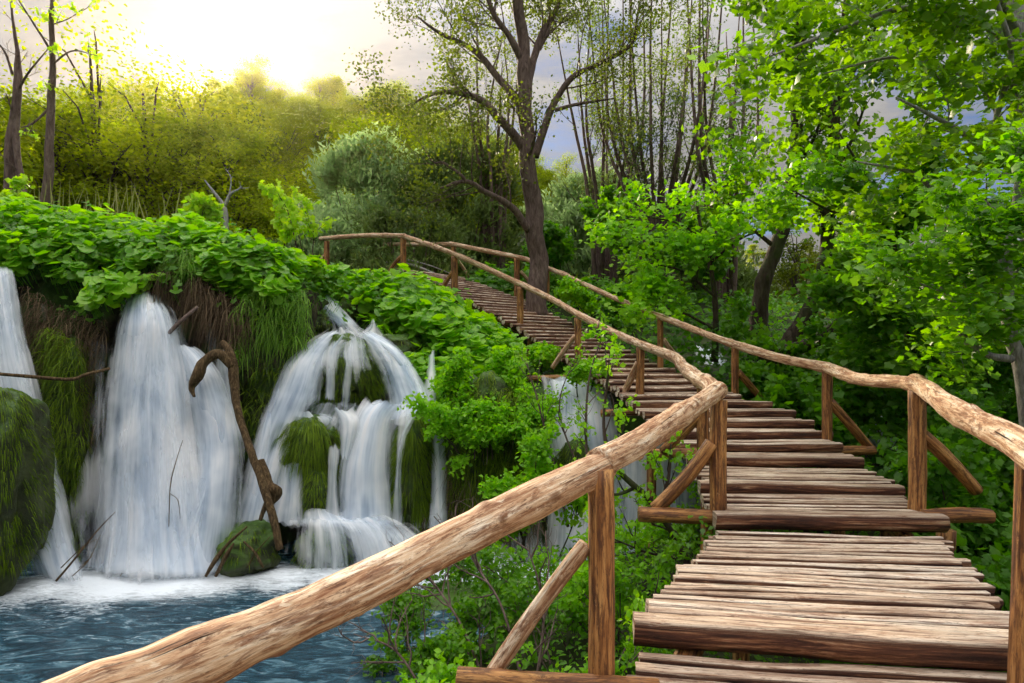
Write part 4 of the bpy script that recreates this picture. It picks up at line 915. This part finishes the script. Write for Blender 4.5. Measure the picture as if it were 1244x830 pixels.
tree('maple_tree', P(1240, 500, 5.4), [
    [(1262, 640, 5.4, .075), (1244, 463, 5.4, .062), (1228, 412, 5.4, .055), (1224, 365, 5.4, .05), (1222, 310, 5.4, .045), (1236, 240, 5.4, .035), (1240, 150, 5.4, .02)],
    [(1228, 436, 5.4, .035), (1200, 430, 5.3, .028), (1171, 409, 5.2, .025), (1164, 376, 5.1, .02), (1142, 350, 5.0, .01)],
    [(1224, 372, 5.4, .02), (1190, 345, 5.3, .015), (1150, 335, 5.1, .008)], [(1222, 330, 5.4, .025), (1190, 295, 5.2, .02), (1120, 285, 5.0, .01)],
    [(1228, 300, 5.4, .02), (1262, 280, 5.0, .015), (1290, 250, 4.8, .008)]],
    'young pale-barked maple with fresh green leaves beside the handrail', bark='bark_pale', leaf='maple', seed=52, twigs=[7, 5, 5, 6, 4], L=.55, per=3, spread=.10, size=.075, tmpl=T_maple(), kids_from=.25, flat=.65, droop=.35, prm=dict(kids=[4, 3], up=.0))
tree('maple_tree', P(1110, 420, 9.4), [
    [(1120, 540, 9.4, .09), (1108, 440, 9.4, .08), (1100, 360, 9.4, .065), (1082, 290, 9.3, .05), (1060, 230, 9.2, .03), (1020, 160, 9, .012)],
    [(1104, 400, 9.4, .04), (1070, 360, 9.2, .03), (1030, 340, 9, .012)], [(1098, 350, 9.4, .04), (1140, 300, 9.3, .03), (1180, 270, 9.2, .012)], [(1084, 295, 9.3, .04), (1110, 230, 9.2, .03), (1140, 160, 9, .012)],
    [(1106, 430, 9.4, .04), (1150, 400, 9.2, .03), (1190, 380, 9, .012)], [(1110, 470, 9.4, .04), (1080, 450, 9.2, .03), (1055, 440, 9, .012)], [(1072, 260, 9.3, .03), (1020, 260, 9.1, .02), (960, 230, 9, .012)]],
    'mid-sized maple filling the gap behind the right handrail', bark='bark_dark', leaf='maple', seed=53, twigs=[8, 5, 5, 3, 7, 5, 2], L=.8, per=4, spread=.16, size=.115, tmpl=T_maple(), kids_from=.1, flat=.6, prm=dict(kids=[4, 3], up=.0))
tree('maple_tree', P(880, 390, 12.0), [
    [(868, 440, 12, .07), (870, 380, 12, .055), (862, 320, 12, .045), (850, 270, 12, .03), (845, 230, 12, .012)], [(868, 360, 12, .03), (830, 330, 11.8, .02), (790, 320, 11.6, .01)], [(862, 320, 12, .03), (900, 290, 11.8, .02), (930, 280, 11.6, .01)], [(868, 400, 12, .03), (830, 380, 11.8, .02), (790, 370, 11.6, .01)],
    [(856, 290, 12, .03), (820, 270, 11.8, .02), (780, 262, 11.6, .01)]],
    'airy sapling-like maple with bright leaves behind the middle of the stair', bark='bark_dark', leaf='bush', seed=54, twigs=[3, 3, 3, 3, 3], L=.9, per=2, spread=.16, size=.12, tmpl=T_maple(), kids_from=.2, flat=.6, prm=dict(kids=[5, 3], up=.0))
# ------------------------------------------------------------------ butterbur banks (broad leaves)
def bank(rows, n_, size, label, seed, leaf='butter', tmpl=None, back=1.6, hang=.35, name='butterbur_plants', lump=.35, cat='plants'):
    """rows: (px, crest py, crest d, bottom py, bottom d)"""
    rng = np.random.RandomState(seed); R = np.array(rows, float)
    def S(px, t):       # t: -1 far side of the crest .. 0 crest .. 1 lower edge of the overhang
        c = np.array([np.interp(px, R[:, 0], R[:, k]) for k in range(1, 5)])
        tt = np.clip(t, 0, 1); tb = np.clip(-t, 0, 1)
        zc_ = EYE + (440 - c[0]) / F * c[1]; zb = EYE + (440 - c[2]) / F * c[3]
        ycr = c[1] + (c[3] - c[1]) * np.sin(tt * math.pi / 2) ** 1.0 + tb * back
        z = zc_ + (zb - zc_) * (1 - np.cos(tt * math.pi / 2)) - tb * .15
        x = (px - 622) / F * (c[1] * (1 - tt) + c[3] * tt)
        return np.stack([x, ycr, z], -1)
    px = rng.uniform(R[0, 0], R[-1, 0], n_); t = rng.uniform(-1, 1, n_) ** 1; t = np.where(t > 0, t ** .85, t)
    e = 2.0; p = S(px, t); dx = S(px + e, t) - p; dt = S(px, np.clip(t + .03, -1, 1)) - S(px, np.clip(t - .03, -1, 1)); nr = norm(np.cross(dx, -dt)); nr = np.where(nr[:, 2:3] < -.1, -nr, nr)
    lum = fbm(p * np.array([1.7, 1.7, 1.7]) + seed, 3); fine = vnoise(p * 5 + seed)
    keep = (fine > .16) | (t < .1); keep &= ~((t > .8) & (vnoise(p * 2.4 + 5) < .45)); p = p[keep]; nr = nr[keep]; lum = lum[keep]; t = t[keep]
    q = p + nr * ((lum - .5) * lump * 2.2 + rng.uniform(-.20, .14, len(p)))[:, None]
    G = Geo(); nn = norm(nr * .55 + np.array([0, -.25, .75]) + rng.normal(size=p.shape) * .45)
    scatter(G, tmpl or T_round(), q, nn, size * (.4 + 1.0 * rng.rand(len(q)) ** 1.3), rng, np.clip(lum * .9 + rng.rand(len(q)) * .35 - .1 + .15 * (t < .25), 0, 1), np.stack([rng.normal(size=len(q)) * .5, -np.ones(len(q)), -.2 - .5 * np.clip(t, 0, 1)], -1), .1)
    # stalks
    k = rng.rand(len(q)) < .35; ends = q[k]; st = ends - nr[k] * .25 - np.array([0, 0, .22]); 
    blades(G, st, norm(ends - st), .33, .012, rng, sag=.05, seg=2, var=.3)
    o = G.build(name, M[leaf]); return tag(o, label, cat, None, 'stuff')
bank([(-60, 258, 11.6, 325, 9.9), (20, 262, 11.6, 330, 9.9), (80, 266, 11.5, 362, 9.9), (130, 280, 11.4, 375, 9.9), (190, 288, 11.3, 340, 10.1), (240, 283, 11.3, 332, 10.2), (300, 294, 11.3, 362, 10.1), (345, 310, 11.6, 365, 10.3), (372, 330, 12.0, 378, 10.8)], 12500, .15, 'broad round bright green butterbur leaves overhanging the left falls', 71)
bank([(372, 345, 14.0, 372, 13.2), (420, 338, 14.0, 372, 13.0), (450, 342, 14.4, 385, 12.6), (500, 345, 14.4, 415, 11.6), (540, 366, 13.6, 452, 11.0), (590, 398, 12.6, 470, 10.6), (630, 425, 12.0, 500, 10.2)], 5200, .20, 'broad green butterbur leaves between the cascade and the stairs', 72, back=1.2)
bank([(500, 440, 11.3, 470, 10.7), (560, 440, 11.0, 520, 10.1), (620, 450, 10.8, 530, 9.9)], 900, .17, 'smaller butterbur leaves trailing down right of the cascade', 73, back=.3)
bank([(560, 336, 19.0, 350, 18.2), (640, 335, 18.5, 352, 17.6), (720, 345, 17.5, 380, 16.2), (770, 372, 15.6, 400, 14.6)], 2600, .20, 'green leafy undergrowth along the forest side of the stairs', 74, 'under', T_maple(), back=2.5, lump=.5)
bank([(-60, 258, 11.5, 345, 9.8), (130, 278, 11.3, 395, 9.85), (190, 286, 11.2, 345, 10.0), (300, 292, 11.2, 395, 10.1), (372, 328, 11.9, 400, 10.7), (440, 338, 13.8, 385, 12.6), (540, 362, 13.4, 470, 10.9), (620, 420, 11.9, 520, 10.0)], 3200, .11, 'small-leaved trailing plants growing through the broad leaves on the ledge', 75, 'under', T_maple(), back=.8, lump=.55)
# turf over the plateau and banks (ground cover)
def cover(n_, xr, yr, size, seed, label, leaf, tmpl=None, h=(.02, .3), cond=None, name='undergrowth'):
    rng = np.random.RandomState(seed); x = rng.uniform(*xr, n_); y = rng.uniform(*yr, n_)
    z = ground(x, y); k = (z > .05) & ((vnoise(np.stack([x * 1.5, y * 1.5, x * 0], -1)) > .2))
    sv = np.stack([(SV[:, 1] + SV[:, 3]) / 2, (SV[:, 2] + SV[:, 4]) / 2], -1)
    if cond is not None: k &= cond(x, y)
    x, y, z = x[k], y[k], z[k]
    dmin = np.full(len(x), 9.0)
    for q in sv[::12]: dmin = np.minimum(dmin, np.hypot(x - q[0], y - q[1]))
    hh = rng.uniform(*h, len(x)) * (1 + 1.3 * vnoise(np.stack([x * .9, y * .9, x * 0 + 3], -1))) * np.where(dmin < 1.15, .35, 1)
    p = np.stack([x, y, z + hh], -1); G = Geo()
    scatter(G, tmpl or T_oval(), p, norm(rng.normal(size=p.shape) * .5 + np.array([0, -.35, .8])), size * rng.uniform(.6, 1.3, len(p)), rng, np.clip(vnoise(p * 1.4) * .8 + rng.rand(len(p)) * .35, 0, 1))
    return tag(G.build(name, M[leaf]), label, 'undergrowth', None, 'stuff')
cover(26000, (-9, 9), (11.5, 30), .17, 81, 'low green plants covering the plateau', 'under', T_tri(.7), (.0, .3), lambda x, y: ~((x > 3.4) & (x < 5.0) & (y < 14.5)))
cover(16000, (2.6, 11), (4.5, 13), .12, 82, 'dense low undergrowth on the slope right of the boardwalk', 'under', T_maple(), (.0, .65), lambda x, y: ~((np.abs(x - 6.6) < 1.0) & (y > 7.5) & (y < 14)))
cover(15000, (-1.6, 5), (2.6, 9), .06, 83, 'low leafy ground cover on the bank under the boardwalk', 'under', T_oval(), (.0, .28))
cover(20000, (-40, 40), (24, 60), .5, 84, 'rough green ground cover at the forest edge', 'far2', T_tri(.8), (.0, .8))

# hanging grass, roots and tufts on the cliff
def fringe(name, rows, n_, L, wd, label, mat, seed, sag=.7, fwd=.35, cat='grass'):
    rng = np.random.RandomState(seed); R = np.array(rows, float); px = rng.uniform(R[0, 0], R[-1, 0], n_); f = rng.rand(n_)
    py = np.interp(px, R[:, 0], R[:, 1]) * (1 - f) + np.interp(px, R[:, 0], R[:, 2]) * f; d = np.interp(px, R[:, 0], R[:, 3]) + rng.uniform(-.12, .25, n_) - f * .1
    p = np.stack([(px - 622) / F * d, d, EYE + (440 - py) / F * d], -1); k = vnoise(p * 3 + seed) > .25; p = p[k]
    dr = norm(np.stack([rng.normal(size=len(p)) * .35, -np.ones(len(p)) * fwd - rng.rand(len(p)) * .3, rng.uniform(-.6, .5, len(p))], -1))
    G = Geo(); blades(G, p, dr, L * rng.uniform(.4, 1.2, len(p)), wd * rng.uniform(.6, 1.4, len(p)), rng, sag, 5)
    return tag(G.build(name, M[mat]), label, cat, None, 'stuff')
fringe('hanging_grass', [(285, 368, 440, 10.1), (320, 350, 420, 10.2), (375, 352, 420, 10.6)], 1500, .45, .012, 'green grass tufts hanging over the rock beside the cascade', 'grass', 91)
fringe('hanging_grass', [(285, 440, 560, 10.0), (350, 430, 520, 10.3)], 350, .3, .010, 'shaded hanging grass on the wall between the falls', 'moss', 92)
fringe('dry_roots', [(188, 330, 350, 10.2), (215, 332, 345, 10.2), (240, 335, 350, 10.3), (300, 370, 400, 10.3)], 2600, .70, .012, 'pale dry roots and dead grass hanging under the leafy overhang', 'dry', 93, .9)
fringe('dry_roots', [(30, 345, 470, 9.8), (70, 370, 500, 9.85), (130, 390, 520, 10.0)], 2600, .45, .010, 'brown roots hanging on the dark rock between the left falls', 'dry', 94, .9)
fringe('hanging_grass', [(50, 400, 640, 9.65), (75, 400, 670, 9.55), (100, 430, 690, 9.6)], 4200, .34, .011, 'green moss strands on the rib between the left falls', 'moss', 95)
fringe('hanging_grass', [(545, 480, 600, 9.85), (600, 470, 610, 9.6), (650, 480, 620, 9.6)], 5200, .36, .011, 'long green moss strands on the bank right of the cascade', 'moss', 96)
fringe('dry_roots', [(540, 560, 650, 9.7), (650, 590, 650, 9.5)], 1200, .4, .010, 'brown roots at the foot of the mossy bank', 'dry', 97, .9)
fringe('hanging_grass', [(205, 300, 325, 10.1), (235, 300, 325, 10.1)], 300, .45, .010, 'dark grass tuft spilling out of the broad leaves', 'grass', 98)
# reeds
rng = np.random.RandomState(99); G = Geo(); px = np.concatenate([rng.uniform(60, 165, 70), rng.uniform(180, 215, 12), rng.uniform(-10, 60, 20)]); d = rng.uniform(12.0, 13.2, len(px)); p = np.stack([(px - 622) / F * d, d, EYE + (440 - 285) / F * d], -1)
blades(G, p, norm(np.stack([rng.normal(size=len(px)) * .16, rng.normal(size=len(px)) * .1, np.ones(len(px))], -1)), rng.uniform(.5, 1.35, len(px)), .028, rng, .10, 5)
tag(G.build('reeds', M['reed']), 'tall dry yellow-green reed stalks above the leafy bank', 'reeds', None, 'stuff')

# ------------------------------------------------------------------ bushes along the stairs and under the front rail
OV = T_oval(.62, .1)
def zt(px, py, d): q = P(px, py, d); return q
bl = [ # px, base py, d, h, w, stems, label
    (600, 560, 9.6, 1.35, .8, 8, 'bright green small-leaved bush left of the stairs, tallest of its row'),
    (590, 490, 10.2, .75, .9, 6, 'light green bush growing at the top edge of the mossy bank'),
    (600, 560, 9.2, 1.0, 1.0, 6, 'fresh green bush hanging over the long-haired mossy boulder'),
    (640, 450, 11.9, .5, .7, 4, 'green bush reaching over the middle of the stairs on the left side'),
    (700, 480, 10.4, .5, .5, 2, 'thin leafy branches in front of the wooden steps'),
    (745, 385, 14.2, .8, 1.3, 6, 'leafy green bush on the forest side where the handrail disappears'),
    (640, 670, 8.0, 1.3, .9, 5, 'straggly green bush in front of the fall beneath the steps')]
for i, (px, py, d, h, w, ns, lb) in enumerate(bl):
    bush('leafy_bush', P(px, py, d), h, w, ns, lb, 'bush', OV, 5 if i != 4 else 3, .055, .078 * (1.15 if d > 11 else 1), 200 + i, prm=dict(kids=[7, 4], up=.05, ratio=.55, ang=.85))
near = [(540, 850, 4.9, .75, 1.0, 5, 'twiggy green bush at the pool edge under the thick handrail'), (640, 860, 4.4, .95, .9, 5, 'leafy bush below the brace of the front post'), (700, 800, 5.2, 1.3, 1.1, 6, 'dense green bush right behind the front post'),
        (790, 790, 5.6, 1.15, .8, 5, 'green bush tucked under the edge of the deck'), (590, 760, 6.4, .9, 1.3, 5, 'airy green shrub by the waterline under the handrail'), (780, 690, 7.4, 1.2, .9, 4, 'thin shrub before the white fall under the steps'), (500, 820, 5.6, .5, .6, 3, 'small sprig of leaves at the water under the handrail')]
for i, (px, py, d, h, w, ns, lb) in enumerate(near):
    q = P(px, py, d); q[2] = float(ground(q[0], q[1])) - .02
    bush('leafy_bush', q, h, w, ns, lb, 'bush' if i % 2 else 'maple', OV, 4, .04, .055, 230 + i, prm=dict(kids=[6, 4], up=.04, wob=.34, ratio=.55, ang=.9), r=.010, bark='bark')
# bare dark twigs in front of the fall
tree('bare_shrub', P(840, 720, 5.9), [[(850, 740, 5.9, .04), (828, 665, 5.9, .035), (790, 610, 5.8, .03), (750, 570, 5.7, .025), (733, 520, 5.7, .015), (742, 440, 5.7, .006)], [(800, 620, 5.8, .02), (812, 580, 5.8, .015), (815, 540, 5.8, .008)], [(775, 592, 5.8, .018), (740, 600, 5.7, .012), (700, 560, 5.6, .006)], [(836, 680, 5.9, .015), (790, 672, 5.8, .012), (745, 655, 5.7, .006)]],
     'dark bare curving branches in front of the white fall by the stair post', cat='shrub', bark='bark_dark', leaf='bush', seed=55, twigs=[8, 4, 5, 5], L=.5, per=1, spread=.03, size=.06, tmpl=OV, kids_from=.2, prm=dict(kids=[3, 2], wob=.35))
tree('bare_shrub', P(700, 560, 8.6), [[(720, 640, 8.2, .022), (712, 540, 8.2, .018), (716, 460, 8.2, .012), (735, 400, 8.2, .005)], [(690, 640, 8.3, .02), (662, 520, 8.3, .014), (640, 440, 8.3, .006)], [(715, 600, 8.2, .015), (680, 500, 8.2, .01), (700, 430, 8.2, .004)]],
     'grey leafless twigs crossing in front of the wooden steps', cat='shrub', bark='bark', leaf='bush', seed=56, twigs=[8, 8, 6], L=.5, per=1, spread=.04, size=.06, tmpl=OV, kids_from=.2, prm=dict(kids=[3], levels=1, wob=.3))
tree('bare_shrub', P(540, 800, 4.9), [[(600, 860, 4.6, .014), (560, 760, 4.9, .010), (520, 700, 5.2, .008), (490, 660, 5.4, .004)], [(640, 850, 4.6, .014), (610, 740, 4.8, .01), (580, 690, 5, .008), (560, 650, 5.2, .004)], [(520, 850, 4.5, .01), (480, 790, 4.7, .008), (430, 770, 4.9, .004)], [(650, 840, 4.5, .012), (660, 740, 4.7, .010), (640, 660, 4.9, .004)]],
     'tangle of dry grey twigs under the thick front handrail', cat='shrub', bark='bark', leaf='bush', seed=57, twigs=[10, 10, 8, 8], L=.55, per=0, kids_from=.05, prm=dict(kids=[4, 2], wob=.4, tap=.5), sub_r=.6)
# right side, under and behind the handrail
rb = [(960, 525, 9.4, .7, .8, 5, 'dark green bush at the foot of the leaning trunks'), (985, 600, 8.8, .5, .6, 3, 'green bush just behind the middle post of the right handrail'), (1170, 520, 9.8, 1.2, .8, 6, 'leafy green bush above the glimpsed stream'), (1190, 640, 7.2, 1.3, 1.1, 7, 'large leafy bush right of the near cross beam'),
      (1262, 790, 4.4, .7, .35, 4, 'dark leafy bush under the near end of the right handrail'), (1215, 740, 5.6, .6, .4, 4, 'shaded bush below the end of the near cross beam'), (1240, 560, 8.4, 1.9, 1.2, 8, 'tall bush of fresh leaves at the right edge'), (1040, 470, 11.0, 1.6, 1.6, 8, 'bush behind the low leaning trunk'), (960, 470, 11.0, .4, .5, 3, 'shrub beside the small white fall'),
      (1262, 720, 5.0, 1.1, .7, 6, 'leafy bush crowding the last post on the right'), (1215, 640, 6.6, .6, .7, 4, 'low bush behind the end of the near cross beam'), (810, 350, 17, 1.6, 2.4, 9, 'bright green bush behind the bend of the forest-side handrail'), (700, 335, 19, 1.2, 2.0, 7, 'green bush right of the big trunk behind the handrail'), (780, 300, 20, 1.5, 2.0, 6, 'tall loose green bush in front of the thin willows')]
for i, (px, py, d, h, w, ns, lb) in enumerate(rb):
    q = P(px, py, d); q[2] = float(ground(q[0], q[1])) - .05 if i < 11 else q[2]
    h2 = h if d < 6 else max(h, EYE + (440 - (py - h / d * F)) / F * d - q[2]) if i < 11 else h
    bush('leafy_bush', q, min(h2 if i != 1 else h, 2.4), w, ns, lb, 'maple' if i % 3 else 'under', T_maple(), 4, .09, .085 if d < 9 else .12, 260 + i, prm=dict(kids=[7, 4], up=.05, ratio=.5, ang=.85))

# ------------------------------------------------------------------ driftwood and loose branches
def drift(name, paths, label, cat, mat, seed, rough=.2):
    G = Geo()
    for i, pth in enumerate(paths):
        a = np.array(pth, float); W3 = np.array([P(*q[:3]) for q in a]); s = spline(np.c_[W3, a[:, 3]], 10 * len(a)); tube(G, s[:, :3], np.maximum(s[:, 3], .003), 12, rough, seed + i, freq=7)
    return tag(G.build(name, M[mat]), label, cat)
drift('driftwood_trunk', [[(340, 668, 8.55, 0.047), (332, 630, 8.65, 0.054), (318, 585, 8.8, 0.054), (300, 535, 9.0, 0.054), (287, 490, 9.2, 0.058), (284, 455, 9.3, 0.072), (279, 428, 9.35, 0.065), (270, 415, 9.4, 0.036)],
    [(282, 445, 9.3, 0.065), (266, 430, 9.25, 0.072), (248, 440, 9.2, 0.072), (240, 456, 9.15, 0.086), (233, 470, 9.15, 0.050), (236, 482, 9.1, 0.022)]],
    'wet hooked driftwood trunk propped upright in the falls', 'driftwood', 'bark_wet', 1, 0.216)
drift('broken_branch', [[(198, 412, 9.5, .03), (218, 392, 9.6, .03), (240, 373, 9.8, .025)]], 'short grey broken branch stuck in the top of the broad veil', 'branch', 'bark', 2)
drift('long_branch', [[(-30, 452, 8.6, .02), (30, 457, 8.7, .024), (85, 461, 8.8, .024), (105, 455, 8.9, .024), (133, 448, 9.2, .02)]], 'long thin brown branch reaching in from the left edge', 'branch', 'bark_wet', 3, .1)
drift('root_stump', [[(315, 560, 9.0, .07), (325, 590, 8.9, .10), (336, 598, 8.9, .08), (326, 615, 8.9, .04)], [(330, 620, 8.9, .035), (322, 590, 8.9, .04)], [(316, 632, 8.8, .03), (328, 600, 8.85, .045)]], 'reddish brown broken root leaning behind the driftwood trunk', 'root', 'bark_wet', 4, .3)
drift('twigs', [[(250, 700, 8.4, .02), (262, 680, 8.4, .03), (278, 660, 8.45, .02), (300, 640, 8.5, .012)], [(262, 700, 8.4, .02), (275, 675, 8.4, .03), (284, 660, 8.45, .012)], [(296, 658, 8.4, .012), (310, 672, 8.4, .018), (320, 690, 8.35, .012)], [(300, 690, 8.4, .008), (312, 670, 8.4, .008), (330, 650, 8.4, .004)]], 'brown twigs caught on the dark wet boulder', 'twigs', 'bark_wet', 5, .25)
drift('twigs', [[(68, 706, 8.0, .014), (90, 680, 8.1, .012), (118, 645, 8.3, .008), (140, 622, 8.4, .004)], [(74, 690, 8.05, .008), (100, 665, 8.2, .006), (118, 655, 8.3, .003)], [(88, 700, 8.0, .007), (108, 680, 8.1, .006), (122, 650, 8.2, .003)], [(96, 690, 8.1, .005), (112, 676, 8.2, .003)]], 'dead twigs sticking out of the foam beside the tall dark boulder', 'twigs', 'bark_wet', 6, .1)
drift('twigs', [[(205, 640, 8.5, .005), (207, 590, 8.6, .007), (214, 560, 8.7, .006), (222, 535, 8.8, .004)], [(207, 600, 8.6, .005), (216, 608, 8.55, .005), (219, 630, 8.5, .003)], [(146, 700, 8.4, .005), (158, 680, 8.5, .004), (168, 664, 8.6, .003)]], 'hair-thin twigs hanging across the broad white veil', 'twigs', 'bark_wet', 7, .1)
drift('fallen_branch', [[(462, 318, 19.5, .03), (500, 322, 18.8, .035), (540, 338, 18.0, .03), (560, 345, 17.6, .015)], [(480, 312, 19.5, .02), (520, 322, 18.8, .02), (556, 336, 18.2, .01)]], 'bleached fallen branch behind the upper walkway', 'branch', 'bark_pale', 8, .1)

# ------------------------------------------------------------------ air
m, nt = newmat('haze_air'); n = N(nt); v = n('ShaderNodeVolumePrincipled', {'Color': (1.0, .84, .55, 1), 'Density': HAZE, 'Anisotropy': .88}); o_ = n('ShaderNodeOutputMaterial'); nt.links.new(v.outputs[0], o_.inputs['Volume'])
if HAZE > 0:
    G = Geo(); x0, x1, y0, y1, z0, z1 = -262, 262, -42, 262, -14, 66
    V = np.array([(x, y, z) for z in (z0, z1) for y in (y0, y1) for x in (x0, x1)], float)
    G.add(V, np.array([[0, 2, 3, 1], [4, 5, 7, 6], [0, 1, 5, 4], [2, 6, 7, 3], [0, 4, 6, 2], [1, 3, 7, 5]]))
    tag(G.build('haze', m, smooth=False), 'thin warm haze in the air over the valley', 'haze', None, 'stuff')
for o in list(bpy.data.objects):
    if '_org' in o: del o['_org']
